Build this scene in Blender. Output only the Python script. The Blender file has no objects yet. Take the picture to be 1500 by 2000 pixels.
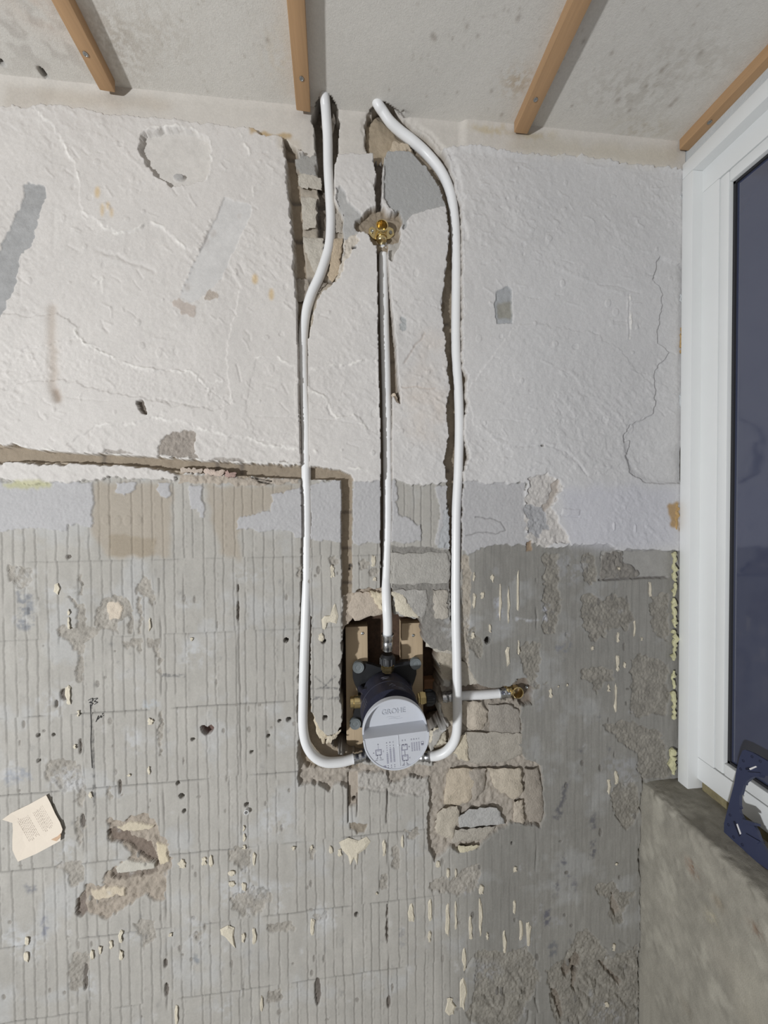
import bpy, bmesh, math, random
import numpy as np
from mathutils import Vector, Matrix

random.seed(7)
# ------------------------------------------------------------------ camera, light
S = bpy.context.scene
F = 690.0; DIST = 0.736; CZ = 1.45            # focal length in px, camera distance from the wall, camera height
NVP = (680.0, 988.0); HY = 935.0              # where the wall normal and the level lines vanish
_hx = 750 + (F*F + (NVP[1]-1000)*(HY-1000))/(750-NVP[0])
_n = np.array([(NVP[0]-750)/F, (NVP[1]-1000)/F, 1]); _n /= np.linalg.norm(_n)
_x = np.array([(_hx-750)/F, (HY-1000)/F, 1]); _x -= _n*_x.dot(_n); _x /= np.linalg.norm(_x)
_d = np.cross(_n, _x)
RW = np.stack([_x, _n, -_d], 0)               # image-camera -> world rows (X right, Y into wall, Z up)
cam = bpy.data.cameras.new('camera'); co = bpy.data.objects.new('camera', cam); S.collection.objects.link(co)
cam.sensor_fit = 'VERTICAL'; cam.sensor_height = 24.0; cam.lens = F/2000*24.0; cam.clip_start = 0.01
_c = RW @ np.array([[1, 0, 0], [0, -1, 0], [0, 0, -1]]).T
co.matrix_world = Matrix([[*_c[0], 0], [*_c[1], -DIST], [*_c[2], CZ], [0, 0, 0, 1]])
S.camera = co
S.view_settings.view_transform = 'Standard'; S.view_settings.look = 'None'
S.view_settings.gamma = 1.0; S.view_settings.use_curve_mapping = False
S.view_settings.exposure = -0.42
w = bpy.data.worlds.new('world'); S.world = w; w.use_nodes = True
w.node_tree.nodes['Background'].inputs[0].default_value = (1.0, 0.975, 0.95, 1)
w.node_tree.nodes['Background'].inputs[1].default_value = 0.40
la = bpy.data.lights.new('work_lamp', 'AREA'); la.shape = 'DISK'; la.size = 0.14; la.energy = 92; la.color = (0.96, 0.98, 1.0)
lo = bpy.data.objects.new('work_lamp', la); S.collection.objects.link(lo)
lo.location = (-1.95, -2.15, 0.92)
lo.rotation_euler = (Vector((0.1, 0, 1.5)) - lo.location).to_track_quat('-Z', 'Y').to_euler()

# ------------------------------------------------------------------ helpers
C = S.collection
def ray(px, py): return RW @ np.array([(px-750)/F, (py-1000)/F, 1.0])
def P(px, py, Y=0.0):                          # photo pixel -> point on the plane at depth Y
    r = ray(px, py); t = (DIST+Y)/r[1]
    return Vector((r[0]*t, Y, CZ + r[2]*t))
def PX(px, py, X):                             # photo pixel -> point on a plane X = const
    r = ray(px, py); t = X/r[0]
    return Vector((X, -DIST + r[1]*t, CZ + r[2]*t))
def PZ(px, py, Z):
    r = ray(px, py); t = (Z-CZ)/r[2]
    return Vector((r[0]*t, -DIST + r[1]*t, Z))
def PP(px, py, p0, nrm):
    r = Vector(ray(px, py)); o = Vector((0, -DIST, CZ))
    return o + r*((p0-o).dot(nrm)/r.dot(nrm))
def lin(c):
    c = np.asarray(c, float)/255.0
    return np.where(c <= .04045, c/12.92, ((c+.055)/1.055)**2.4)
def L4(c): return (*[float(v) for v in lin(c)], 1.0)

def mat(name, col, rough=0.6, metal=0.0, var=0.0, vscale=40, bump=0.0, bscale=200, grain=None, spec=0.5, attr=False):
    m = bpy.data.materials.new(name); m.use_nodes = True
    nt = m.node_tree; b = nt.nodes['Principled BSDF']; N = nt.nodes.new; K = nt.links.new
    b.inputs['Base Color'].default_value = L4(col); b.inputs['Roughness'].default_value = rough
    b.inputs['Metallic'].default_value = metal; b.inputs['Specular IOR Level'].default_value = spec
    tc = N('ShaderNodeTexCoord'); src = tc.outputs['Object']
    if grain:
        mp = N('ShaderNodeMapping'); mp.inputs['Scale'].default_value = grain; K(src, mp.inputs[0]); src = mp.outputs[0]
    if var or attr:
        nz = N('ShaderNodeTexNoise'); nz.inputs['Scale'].default_value = vscale; nz.inputs['Detail'].default_value = 6
        nz.inputs['Roughness'].default_value = .65
        K(src, nz.inputs['Vector'])
        mr = N('ShaderNodeMapRange'); mr.inputs[1].default_value = .25; mr.inputs[2].default_value = .75
        mr.inputs[3].default_value = 1-var; mr.inputs[4].default_value = 1+var; K(nz.outputs[0], mr.inputs[0])
        mx = N('ShaderNodeMix'); mx.data_type = 'RGBA'; mx.blend_type = 'MULTIPLY'; mx.inputs[0].default_value = 1
        if attr:
            at = N('ShaderNodeAttribute'); at.attribute_name = 'Col'; K(at.outputs['Color'], mx.inputs[6])
        else: mx.inputs[6].default_value = L4(col)
        K(mr.outputs[0], mx.inputs[7]); K(mx.outputs[2], b.inputs['Base Color'])
    if bump:
        n2 = N('ShaderNodeTexNoise'); n2.inputs['Scale'].default_value = bscale; n2.inputs['Detail'].default_value = 4
        K(src, n2.inputs['Vector'])
        bp = N('ShaderNodeBump'); bp.inputs['Distance'].default_value = 0.002; bp.inputs['Strength'].default_value = bump
        K(n2.outputs[0], bp.inputs['Height']); K(bp.outputs[0], b.inputs['Normal'])
        if attr:
            a2 = N('ShaderNodeAttribute'); a2.attribute_name = 'grit'
            mm = N('ShaderNodeMath'); mm.operation = 'MULTIPLY'; mm.inputs[1].default_value = bump
            K(a2.outputs['Fac'], mm.inputs[0]); K(mm.outputs[0], bp.inputs['Strength'])
    return m

def link(name, me, m, parent=None, smooth=False):
    if m: me.materials.append(m)
    if smooth: me.polygons.foreach_set('use_smooth', [True]*len(me.polygons))
    o = bpy.data.objects.new(name, me); C.objects.link(o)
    if parent: o.parent = parent
    return o
def root_of(o):
    v = Vector((0, 0, 0))
    while o: v += o.location; o = o.parent
    return v
class MB:
    def __init__(s): s.v = []; s.f = []
    def add(s, vs, fs):
        k = len(s.v); s.v += [Vector(v) for v in vs]; s.f += [[i+k for i in f] for f in fs]; return s
    def box(s, lo, hi, bev=0.0, rot=None, piv=None):
        bm = bmesh.new(); bmesh.ops.create_cube(bm, size=1)
        lo = Vector(lo); hi = Vector(hi)
        for v in bm.verts: v.co = Vector(((lo[i]+hi[i])/2 + v.co[i]*(hi[i]-lo[i]) for i in range(3)))
        if bev: bmesh.ops.bevel(bm, geom=bm.edges[:], offset=bev, segments=2, affect='EDGES', profile=.6)
        if rot:
            for v in bm.verts: v.co = rot @ (v.co-piv) + piv
        bm.verts.index_update()
        s.add([v.co.copy() for v in bm.verts], [[v.index for v in f.verts] for f in bm.faces]); bm.free(); return s
    def rings(s, rs, cap0=True, cap1=True):
        n = len(rs[0]); vs = [p for r in rs for p in r]; fs = []
        for i in range(len(rs)-1):
            for j in range(n):
                k = (j+1) % n; fs.append([i*n+j, i*n+k, (i+1)*n+k, (i+1)*n+j])
        if cap0: fs.append(list(range(n))[::-1])
        if cap1: fs.append([(len(rs)-1)*n+j for j in range(n)])
        return s.add(vs, fs)
    def lathe(s, o, ax, prof, n=32, ref=(0, 0, 1), cap0=True, cap1=True):   # prof: (along, radius)
        o = Vector(o); ax = Vector(ax).normalized(); u = Vector(ref)
        if abs(u.dot(ax)) > .9: u = Vector((1, 0, 0))
        u = (u-ax*u.dot(ax)).normalized(); v = ax.cross(u)
        return s.rings([[o+ax*a+(u*math.cos(2*math.pi*j/n)+v*math.sin(2*math.pi*j/n))*r for j in range(n)] for a, r in prof], cap0, cap1)
    def tube(s, pts, r, n=16, caps=True):
        pts = [Vector(p) for p in pts]; rs = []; up = Vector((0, 1, 0)); m = len(pts)
        for i, p in enumerate(pts):
            t = (pts[min(i+1, m-1)]-pts[max(i-1, 0)]).normalized()
            u = (up-t*up.dot(t)).normalized(); up = u; v = t.cross(u)
            rr = r(i/(m-1)) if callable(r) else r
            rs.append([p+(u*math.cos(2*math.pi*j/n)+v*math.sin(2*math.pi*j/n))*rr for j in range(n)])
        return s.rings(rs, caps, caps)
    def prism(s, out, off):
        n = len(out); out = [Vector(p) for p in out]; off = Vector(off)
        fs = [list(range(n)), [n+j for j in range(n)][::-1]]+[[j, n+j, n+(j+1) % n, (j+1) % n] for j in range(n)]
        return s.add(out+[p+off for p in out], fs)
    def build(s, name, m, parent=None, smooth=False, split=None):
        o = root_of(parent) if parent else Vector((0, 0, 0))
        me = bpy.data.meshes.new(name); me.from_pydata([tuple(v-o) for v in s.v], [], s.f)
        bm = bmesh.new(); bm.from_mesh(me); bmesh.ops.recalc_face_normals(bm, faces=bm.faces)
        if smooth:
            for e in bm.edges:
                if len(e.link_faces) == 2 and e.calc_face_angle(0) > (split or .7): e.smooth = False
        bm.to_mesh(me); bm.free()
        return link(name, me, m, parent, smooth)
def thing(name, loc, label, cat, group=None):
    o = bpy.data.objects.new(name, None); C.objects.link(o); o.location = loc
    o.empty_display_size = .03
    return tag(o, label, cat, group)
def tag(o, label, cat, group=None):
    o['label'] = label; o['category'] = cat
    if group: o['group'] = group
    return o
def spline(pts, sub=12):                       # Catmull-Rom through points (tuples of any size)
    p = [np.array(q, float) for q in pts]; p = [2*p[0]-p[1]]+p+[2*p[-1]-p[-2]]; out = []
    for i in range(1, len(p)-2):
        for k in range(sub):
            t = k/sub; a, b, c, d = p[i-1:i+3]
            out.append(.5*((2*b)+(-a+c)*t+(2*a-5*b+4*c-d)*t*t+(-a+3*b-3*c+d)*t**3))
    out.append(p[-2]); return out

# ------------------------------------------------------------------ height-field authoring (wall space, mm)
_TAB = {}
def vnoise(x, y, seed):
    if seed not in _TAB: _TAB[seed] = np.random.RandomState(seed).rand(256, 256).astype(np.float32)
    T = _TAB[seed]
    xi = np.floor(x).astype(np.int32); yi = np.floor(y).astype(np.int32); fx = (x-xi).astype(np.float32); fy = (y-yi).astype(np.float32)
    fx = fx*fx*(3-2*fx); fy = fy*fy*(3-2*fy); xi &= 255; yi &= 255; x1 = (xi+1) & 255; y1 = (yi+1) & 255
    return (T[yi, xi]*(1-fx)+T[yi, x1]*fx)*(1-fy)+(T[y1, xi]*(1-fx)+T[y1, x1]*fx)*fy
def fbm(x, y, s, seed, oc=3):                  # -1..1-ish, feature size s
    r = 0; a = 1; t = 0
    for k in range(oc):
        r = r+a*(vnoise(x/s+k*17.3, y/s+k*9.1, seed+k)*2-1); t += a; a *= .55; s = s/2.03
    return r/t*1.5
CELL = 0.0016
XL, XR, ZB, ZT = -0.72, 0.764, CZ-1.20, CZ+0.846
ZCEIL = CZ+0.811
NX = int((XR-XL)/CELL)+1; NZ = int((ZT-ZB)/CELL)+1
gx = XL+np.arange(NX)*CELL; gz = ZT-np.arange(NZ)*CELL
MX, MZ = np.meshgrid(gx*1000, gz*1000)         # mm
MX = MX.astype(np.float32); MZ = MZ.astype(np.float32)
H = np.zeros((NZ, NX), np.float32); COL = np.zeros((NZ, NX, 3), np.float32); G = np.full((NZ, NX), .3, np.float32)
def gpt(p):
    q = P(p[0], p[1]); return ((q.x-XL)/CELL, (ZT-q.z)/CELL)
rng = np.random.RandomState(3)
def ragged(pts, amp, closed=True, step=4.0):
    out = []; n = len(pts)
    for i in range(n if closed else n-1):
        a = np.array(pts[i], float); b = np.array(pts[(i+1) % n], float); l = np.linalg.norm(b-a)
        k = max(1, int(l/step)); nn = np.array([-(b-a)[1], (b-a)[0]])/(l+1e-6)
        d = rng.randn(k+1)*amp*.6; d2 = np.interp(np.linspace(0, 1, k+1), np.linspace(0, 1, max(2, k//4+2)), rng.randn(max(2, k//4+2))*amp)
        for j in range(k): out.append(a+(b-a)*j/k+nn*((d[j]+d2[j]) if j else 0))
    if not closed: out.append(np.array(pts[-1], float))
    return out
def fill(pts, rag=0.0, soft=0):
    if rag: pts = ragged(pts, rag)
    q = np.array([gpt(p) for p in pts]); SS = 2
    j0 = max(0, int(q[:, 0].min())-2-soft*2); j1 = min(NX, int(q[:, 0].max())+3+soft*2); i0 = max(0, int(q[:, 1].min())-2-soft*2); i1 = min(NZ, int(q[:, 1].max())+3+soft*2)
    if j1 <= j0 or i1 <= i0: return None
    h = (i1-i0)*SS; wd = (j1-j0)*SS; acc = np.zeros((h, wd+1), np.int32); rows = i0+(np.arange(h)+.5)/SS-.5
    for a, b in zip(q, np.roll(q, -1, 0)):
        if a[1] == b[1]: continue
        lo, hi = (a, b) if a[1] < b[1] else (b, a)
        r = np.nonzero((rows >= lo[1]) & (rows < hi[1]))[0]
        if not len(r): continue
        xs = lo[0]+(hi[0]-lo[0])*(rows[r]-lo[1])/(hi[1]-lo[1])
        c = np.clip(np.ceil((xs-j0+.5)*SS-.5), 0, wd).astype(int); np.add.at(acc, (r, c), 1)
    m = (np.cumsum(acc, 1)[:, :wd] & 1).astype(np.float32).reshape(i1-i0, SS, j1-j0, SS).mean((1, 3))
    for _ in range(2 if soft else 0): m = blur(m, soft)
    return slice(i0, i1), slice(j0, j1), m
def blur(m, r):
    for ax in (0, 1):
        pad = [(0, 0), (0, 0)]; pad[ax] = (r+1, r); c = np.cumsum(np.pad(m, pad, mode='edge'), ax); k = 2*r+1
        m = (c[k:, :]-c[:-k, :])/k if ax == 0 else (c[:, k:]-c[:, :-k])/k
    return m
def carve(pts, h, col=None, rag=2.0, rough=0.0, rs=9, grit=None, var=.06, soft=0, only=True, tilt=(0, 0)):
    r = fill(pts, rag, soft)
    if r is None: return
    a, b, m = r; x = MX[a, b]; z = MZ[a, b]; sd = rng.randint(1000)
    t = h+(rough*fbm(x, z, rs, sd) if rough else 0)+tilt[0]*(x-x.mean())+tilt[1]*(z-z.mean())
    H[a, b] = H[a, b]*(1-m)+t*m
    if col is not None:
        k = lin(col)*(1+var*fbm(x, z, 14, sd+5))[..., None]; COL[a, b] = COL[a, b]*(1-m[..., None])+k*m[..., None]
    if grit is not None: G[a, b] = G[a, b]*(1-m)+grit*m
def step(pts, dh, rag=2.0, soft=0, rough=0, rs=8):
    r = fill(pts, rag, soft)
    if r is None: return
    a, b, m = r
    H[a, b] += m*(dh+(rough*fbm(MX[a, b], MZ[a, b], rs, rng.randint(999)) if rough else 0))
def stain(pts, col, al=.6, rag=3.0, soft=2, brk=.0, ns=12, deep=False):
    r = fill(pts, rag, soft)
    if r is None: return
    a, b, m = r
    if deep: m = m*np.clip((-12-H[a, b])/5, 0, 1)
    if brk: m = m*np.clip(.5+brk*fbm(MX[a, b], MZ[a, b], ns, rng.randint(999)), 0, 1)
    m = (m*al)[..., None]; COL[a, b] = COL[a, b]*(1-m)+lin(col)*m
def ell(cx, cy, rx, ry, n=14): return [(cx+rx*math.cos(2*math.pi*k/n), cy+ry*math.sin(2*math.pi*k/n)) for k in range(n)]
def groove(pts, wmm, dh, rag=1.0, col=None, al=.7, ramp=0.0):      # line dug (dh<0) or raised along a polyline
    pts = ragged(pts, rag, False, 5) if rag else pts
    q = np.array([gpt(p) for p in pts]); R = int(wmm*3/(CELL*1000))+2
    j0 = max(0, int(q[:, 0].min())-R); j1 = min(NX, int(q[:, 0].max())+R+1); i0 = max(0, int(q[:, 1].min())-R); i1 = min(NZ, int(q[:, 1].max())+R+1)
    if j1 <= j0 or i1 <= i0: return
    jj, ii = np.meshgrid(np.arange(j0, j1), np.arange(i0, i1)); D = np.full(jj.shape, 1e9)
    for a, b in zip(q[:-1], q[1:]):
        ab = b-a; t = np.clip(((jj-a[0])*ab[0]+(ii-a[1])*ab[1])/(ab.dot(ab)+1e-9), 0, 1)
        D = np.minimum(D, (jj-a[0]-t*ab[0])**2+(ii-a[1]-t*ab[1])**2)
    g = np.exp(-D*(CELL*1000)**2/(2*(wmm/2)**2)).astype(np.float32); sl = (slice(i0, i1), slice(j0, j1))
    if ramp: g = g*np.clip(.6+1.5*fbm(MX[sl], MZ[sl], 16, int(pts[0][0]) % 300), .05, 1.2)
    H[sl] += dh*g
    if col is not None:
        k = np.clip(g*al, 0, 1)[..., None]; COL[sl] = COL[sl]*(1-k)+lin(col)*k

PLA = (207, 203, 199); PLB = (202, 201, 201); ADL = (172, 169, 163); ADR = (140, 138, 133)
STN = (186, 178, 165); CHS = (152, 140, 124); MOR = (150, 149, 147); SKM = (180, 179, 180); RGH = (146, 137, 124)
# ---- tile adhesive everywhere, -6 mm
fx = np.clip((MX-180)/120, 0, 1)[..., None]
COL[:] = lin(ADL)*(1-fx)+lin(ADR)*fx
COL *= (1+.05*fbm(MX, MZ, 160, 11)+.05*fbm(MX*6, MZ, 60, 12)*1+.04*fbm(MX, MZ, 25, 13))[..., None]
sm = np.clip(fbm(MX, MZ, 70, 21, 4)*2.2-.55, 0, 1)[..., None]*np.array([.35]); COL[:] = COL*(1-sm)+lin((186, 188, 190))*sm*(1-.3*fx)+COL*sm*.3*fx
H[:] = -6+.5*fbm(MX, MZ, 120, 31)+.22*fbm(MX, MZ, 14, 32)
# trowel notches tile by tile
Z0 = P(300, 1094).z*1000
rowid = np.floor((Z0-MZ)/150.0)
strength = np.clip(1-(MX-190)/120, .22, 1)
for r in range(-2, 8):
    zt = Z0-r*150; rr = np.random.RandomState(100+r); msk = (MZ <= zt) & (MZ > zt-150)
    i0 = int(max(0, (ZT*1000-zt)/1.6)); i1 = int(min(NZ, (ZT*1000-zt+150)/1.6))
    if i1 <= i0: continue
    zz = MZ[i0:i1, 0]
    for k in range(80):
        xk = -735+k*19.4+rr.randn()*1.1
        if rr.rand() < .06: continue
        wob = (vnoise(zz/26.0+k*7, np.full_like(zz, r*3.3), 40+k)-.5)*1.8+(vnoise(zz/6.0, np.full_like(zz, k*1.7), 90+k)-.5)*1.4
        on = np.clip(vnoise(zz/38.0, np.full_like(zz, k*5.1+r), 61)*4-.2, 0, 1)
        j0 = int((xk-9-XL*1000)/1.6); j1 = int((xk+14-XL*1000)/1.6)
        if j1 < 2 or j0 > NX-2: continue
        j0 = max(0, j0); j1 = min(NX, j1); dx = MX[i0:i1, j0:j1]-(xk+wob)[:, None]
        g = np.exp(-(dx/1.15)**2)*on[:, None]*strength[i0:i1, j0:j1]
        ramp = np.clip(1-dx/11, 0, 1)*(dx > 0)*on[:, None]*strength[i0:i1, j0:j1]
        H[i0:i1, j0:j1] += -1.15*g-.4*ramp+.25*np.exp(-((dx+2.6)/1.6)**2)*on[:, None]*strength[i0:i1, j0:j1]
        COL[i0:i1, j0:j1] *= (1-.22*g)[..., None]  # thin shadow lines of the notches painted into the colour
        # beads of grout along some ridges
        bd = (np.random.RandomState(k*13+r).rand() < .35)
        if bd:
            bb = np.exp(-((dx-3)/2.4)**2)*np.clip(vnoise(zz/5.0, np.full_like(zz, k*2.2), 71)*3-1.4, 0, 1)[:, None]
            H[i0:i1, j0:j1] += .9*bb*strength[i0:i1, j0:j1]
H += .35*fbm(MX*9, MZ, 60, 77)*np.clip((MX-180)/100, 0, 1)      # fine comb scratches on the right
for r in range(0, 8):                                            # tile joints
    zt = Z0-r*150; d = np.abs(MZ-zt-.8*fbm(MX, MZ*0, 40, 300+r)); on = np.clip(vnoise(MX/45+r*3.7, MZ*0, 310)*3-.9, 0, 1)*np.clip(1-(MX-120)/90, .1, 1)
    g = np.exp(-(d/1.2)**2)*on; H -= 2.4*g*(.4 if r < 2 else 1); COL *= (1-(.2 if r < 2 else .42)*g)[..., None]
for px in (155, 315, 469, 757, 1050):
    xk = P(px, 1500).x*1000; d = np.abs(MX-xk-1.5*fbm(MX*0, MZ, 30, 350+px)); on = np.clip(vnoise(MZ/50+px, MX*0, 351)*3-1.1, 0, 1)*(MZ < P(px, 1130).z*1000)
    g = np.exp(-(d/1.5)**2)*on; H -= 2.6*g; COL *= (1-.3*g)[..., None]
# browner patches of old adhesive
for q in ([(178, 945), (330, 945), (330, 1090), (210, 1090), (178, 1050)], [(400, 945), (590, 945), (520, 1000), (465, 1030), (470, 1092), (430, 1085)]): stain(q, (166, 156, 142), .75, 3, 2)
for q in ([(210, 1045), (300, 1050), (300, 1088), (212, 1086)],): stain(q, (150, 138, 120), .6, 2, 1)
for cx, cy in ((203, 1015), (225, 1017), (245, 1017), (265, 1016)): step(ell(cx, cy, 8, 10), .9, 1)
# ---- skim mortar band
for q in ([(-90, 940), (177, 940), (176, 1030), (130, 1022), (128, 1036), (45, 1032), (0, 1040), (-90, 1040)],
          [(528, 966), (590, 948), (670, 935), (680, 1062), (640, 1056), (590, 1055), (575, 1050), (560, 1037), (505, 1040), (458, 1035), (465, 1012), (500, 1003), (528, 1000)],
          [(690, 935), (745, 935), (775, 940), (778, 1000), (822, 1025), (825, 1055), (800, 1062), (760, 1060), (690, 1062)],
          [(852, 950), (905, 938), (1030, 940), (1040, 1070), (990, 1062), (940, 1070), (915, 1085), (905, 1075), (870, 1075), (850, 1060), (860, 1000)],
          [(222, 942), (264, 942), (262, 955), (240, 968), (222, 962)], [(305, 942), (332, 942), (331, 968), (310, 968), (302, 955)], [(367, 948), (392, 948), (395, 1012), (388, 1010), (384, 994), (370, 994)]):
    carve(q, -3.8, SKM, 2.0, .5, 4, .9, .03)
# ---- plaster
PB = [(-120, 100), (1450, 100), (1450, 1075), (1330, 1075), (1270, 1073), (1205, 1075), (1195, 1066), (1130, 1064), (1085, 1070), (1040, 1062), (1028, 1040), (1030, 1000), (1024, 985), (1032, 945), (1000, 944), (905, 939), (870, 942), (800, 946), (768, 936), (690, 940), (600, 935), (500, 930), (400, 926), (350, 925), (342, 938), (240, 935), (170, 938), (100, 942), (-120, 942)]
r = fill(PB, 2.2); a, b, m = r
x = MX[a, b]; z = MZ[a, b]; ca, sa = math.cos(.7), math.sin(.7)
lump = fbm((x*ca-z*sa)*.45, x*sa+z*ca, 9, 51, 2)
zone = np.clip(fbm(x, z, 130, 55)*1.6+.35, 0, 1)
t = .9*fbm(x, z, 90, 50)+.35*fbm(x, z, 9, 57)+zone*(1.0*np.clip(lump, -.1, 1)+.6*np.clip(fbm(x, z, 6, 58), 0, 1))
fine = np.clip((x+100)/500, 0, 1); t = t+fine*.18*fbm(x, z, 5, 59)
H[a, b] = H[a, b]*(1-m)+t*m
k = (lin(PLA)*(1-fine[..., None])+lin(PLB)*fine[..., None])*(1+.035*fbm(x, z, 110, 60)+.02*fbm(x, z, 20, 61))[..., None]
COL[a, b] = COL[a, b]*(1-m[..., None])+k*m[..., None]; G[a, b] = .35
# layered plaster skins (each lifts or drops a skin by a millimetre or two)
step([(-120, 205), (60, 206), (100, 240), (130, 290), (152, 340), (157, 400), (165, 418), (190, 432), (230, 456), (262, 450), (290, 435), (318, 443), (360, 484), (410, 500), (450, 520), (470, 560), (450, 640), (440, 700), (450, 790), (400, 757), (370, 724), (310, 722), (265, 717), (235, 705), (160, 666), (150, 655), (150, 640), (110, 610), (60, 620), (0, 610), (-120, 600)], -1.9, 1.8, 0, .35, 7)
step([(150, 655), (160, 666), (235, 705), (265, 717), (310, 722), (370, 724), (400, 757), (450, 790), (420, 800), (330, 790), (260, 775), (190, 760), (120, 740), (60, 745), (0, 760), (-120, 760), (-120, 680), (0, 690), (100, 670)], -1.7, 1.8, 0, .6, 5)
step([(130, 870), (160, 850), (185, 832), (255, 828), (300, 815), (345, 820), (390, 835), (440, 850), (520, 860), (580, 875), (600, 905), (450, 903), (320, 897), (150, 885)], -1.6, 2, 0, .3, 6)
step([(600, 720), (640, 718), (700, 705), (735, 700), (738, 735), (740, 850), (720, 840), (705, 820), (690, 808), (650, 815), (640, 800), (635, 775), (610, 760)], -1.4, 2, 0, .25, 8)
step([(500, 700), (545, 697), (560, 710), (575, 715), (580, 870), (540, 868), (500, 860), (480, 800)], -.8, 1.5, 0, .3, 8)
step([(905, 730), (1000, 722), (1005, 745), (960, 760), (910, 765)], -.6, 1.5)
step([(1003, 640), (1040, 632), (1090, 640), (1160, 652), (1215, 685), (1245, 730), (1280, 755), (1278, 800), (1240, 830), (1215, 860), (1225, 905), (1150, 930), (1110, 885), (1040, 868), (1000, 880), (925, 830), (915, 760)], .9, 2, 0, .25, 7)
step([(1275, 545), (1290, 560), (1293, 600), (1283, 645), (1285, 670), (1308, 688), (1285, 715), (1278, 740), (1280, 790), (1275, 810), (1240, 825), (1217, 850), (1218, 865), (1232, 860), (1222, 895), (1232, 925), (1260, 942), (1340, 945), (1345, 520), (1290, 500)], -5.0, 1.2, 0, .1)
step([(1222, 865), (1224, 890), (1240, 925), (1275, 940), (1340, 944), (1340, 870)], -4.5, 1.5, 3)
groove([(1010, 872), (1060, 868), (1100, 880), (1130, 905), (1147, 928)], 3.5, -1.5, 1.2)
groove([(1010, 882), (1050, 875), (1095, 888), (1125, 912)], 8, .9, 1)
groove([(1150, 553), (1200, 558), (1250, 572)], 3, -1.0, 1); groove([(1080, 515), (1140, 545), (1215, 572)], 6, 1.0, 2)
groove([(1229, 575), (1229, 662)], 3, -1.2, .6); groove([(1227, 580), (1226, 660)], 4, .7, .6)
groove([(20, 745), (100, 730)], 2, .6, .4); groove([(35, 400), (38, 590)], 4, -.8, 1); groove([(100, 600), (103, 760), (110, 775)], 12, -1.5, 1.5, (178, 166, 154), .6); groove([(108, 765), (112, 780)], 10, -1.5, 1, (150, 135, 122), .7)
groove([(105, 410), (100, 490)], 6, -.8, 1); groove([(130, 775), (165, 780), (210, 783)], 2, -.9, .5); groove([(305, 778), (340, 783), (390, 795)], 2.5, -1.4, .6); groove([(462, 712), (470, 745)], 2.5, -1.4, .5); groove([(0, 792), (30, 783), (60, 790)], 2, -.8, .5)
groove([(190, 488), (240, 505), (275, 515), (300, 530)], 5, -1.6, 1.5); groove([(200, 500), (260, 520)], 8, .8, 1)
groove([(500, 812), (545, 815), (582, 815)], 2, -.9, .5); groove([(615, 817), (660, 820), (718, 832)], 2, -.8, .5); groove([(790, 708), (812, 672), (830, 650)], 3, -1.2, 1, (170, 158, 150), .5)
groove([(945, 820), (985, 818), (1010, 822)], 2.5, -.9, .5); groove([(945, 860), (975, 855), (990, 860)], 3, -1.0, 1); groove([(785, 756), (850, 758)], 2, -.8, 1, (180, 165, 152), .5)
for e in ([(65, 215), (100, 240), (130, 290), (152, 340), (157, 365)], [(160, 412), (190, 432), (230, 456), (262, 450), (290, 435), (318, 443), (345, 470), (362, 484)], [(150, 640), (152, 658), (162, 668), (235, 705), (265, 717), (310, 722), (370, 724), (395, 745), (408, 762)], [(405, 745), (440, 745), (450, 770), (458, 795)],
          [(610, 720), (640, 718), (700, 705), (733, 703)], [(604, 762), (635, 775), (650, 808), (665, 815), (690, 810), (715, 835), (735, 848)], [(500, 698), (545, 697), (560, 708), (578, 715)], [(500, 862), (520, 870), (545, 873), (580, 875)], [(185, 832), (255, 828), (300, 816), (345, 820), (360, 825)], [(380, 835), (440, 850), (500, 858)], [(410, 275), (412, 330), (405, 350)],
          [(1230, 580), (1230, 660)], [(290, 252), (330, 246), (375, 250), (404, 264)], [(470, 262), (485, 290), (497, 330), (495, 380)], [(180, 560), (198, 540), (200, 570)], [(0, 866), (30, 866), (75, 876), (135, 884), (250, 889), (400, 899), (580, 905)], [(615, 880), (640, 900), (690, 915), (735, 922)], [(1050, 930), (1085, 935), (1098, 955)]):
    groove(e, 3.4, 1.5, 1.8, (228, 225, 220), .75, 1.0)  # edges painted whiter: fresh gypsum and the light they catch
for _ in range(260):                            # trowel drags, down to the right on the left half, level on the right
    cx, cy = rng.uniform(0, 1310), rng.uniform(280, 925)
    if 545 < cx < 925 and cy < 560: continue
    a = (.75 if cx < 560 else .2)+rng.randn()*.35; l = rng.uniform(6, 26); groove([(cx, cy), (cx+l*.5*math.cos(a)+rng.randn()*2, cy+l*.5*math.sin(a)), (cx+l*math.cos(a), cy+l*math.sin(a))], rng.uniform(1.6, 3.5), rng.choice([-1.1, .9, 1.2]), .6)
for _ in range(170):                            # chips, crumbs and dents all over the plaster
    cx, cy = rng.uniform(0, 1320), rng.uniform(270, 930); s = rng.uniform(2, 7)
    if 560 < cx < 915 and cy < 520: continue
    (step(ell(cx, cy, s, s*rng.uniform(.5, 1.6), 8), rng.choice([-1.0, .9, 1.3]), s*.35))
stain([(1095, 955), (1330, 948), (1330, 1072), (1200, 1072), (1110, 1060), (1098, 1010)], (196, 196, 203), .7, 4, 6)
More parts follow.
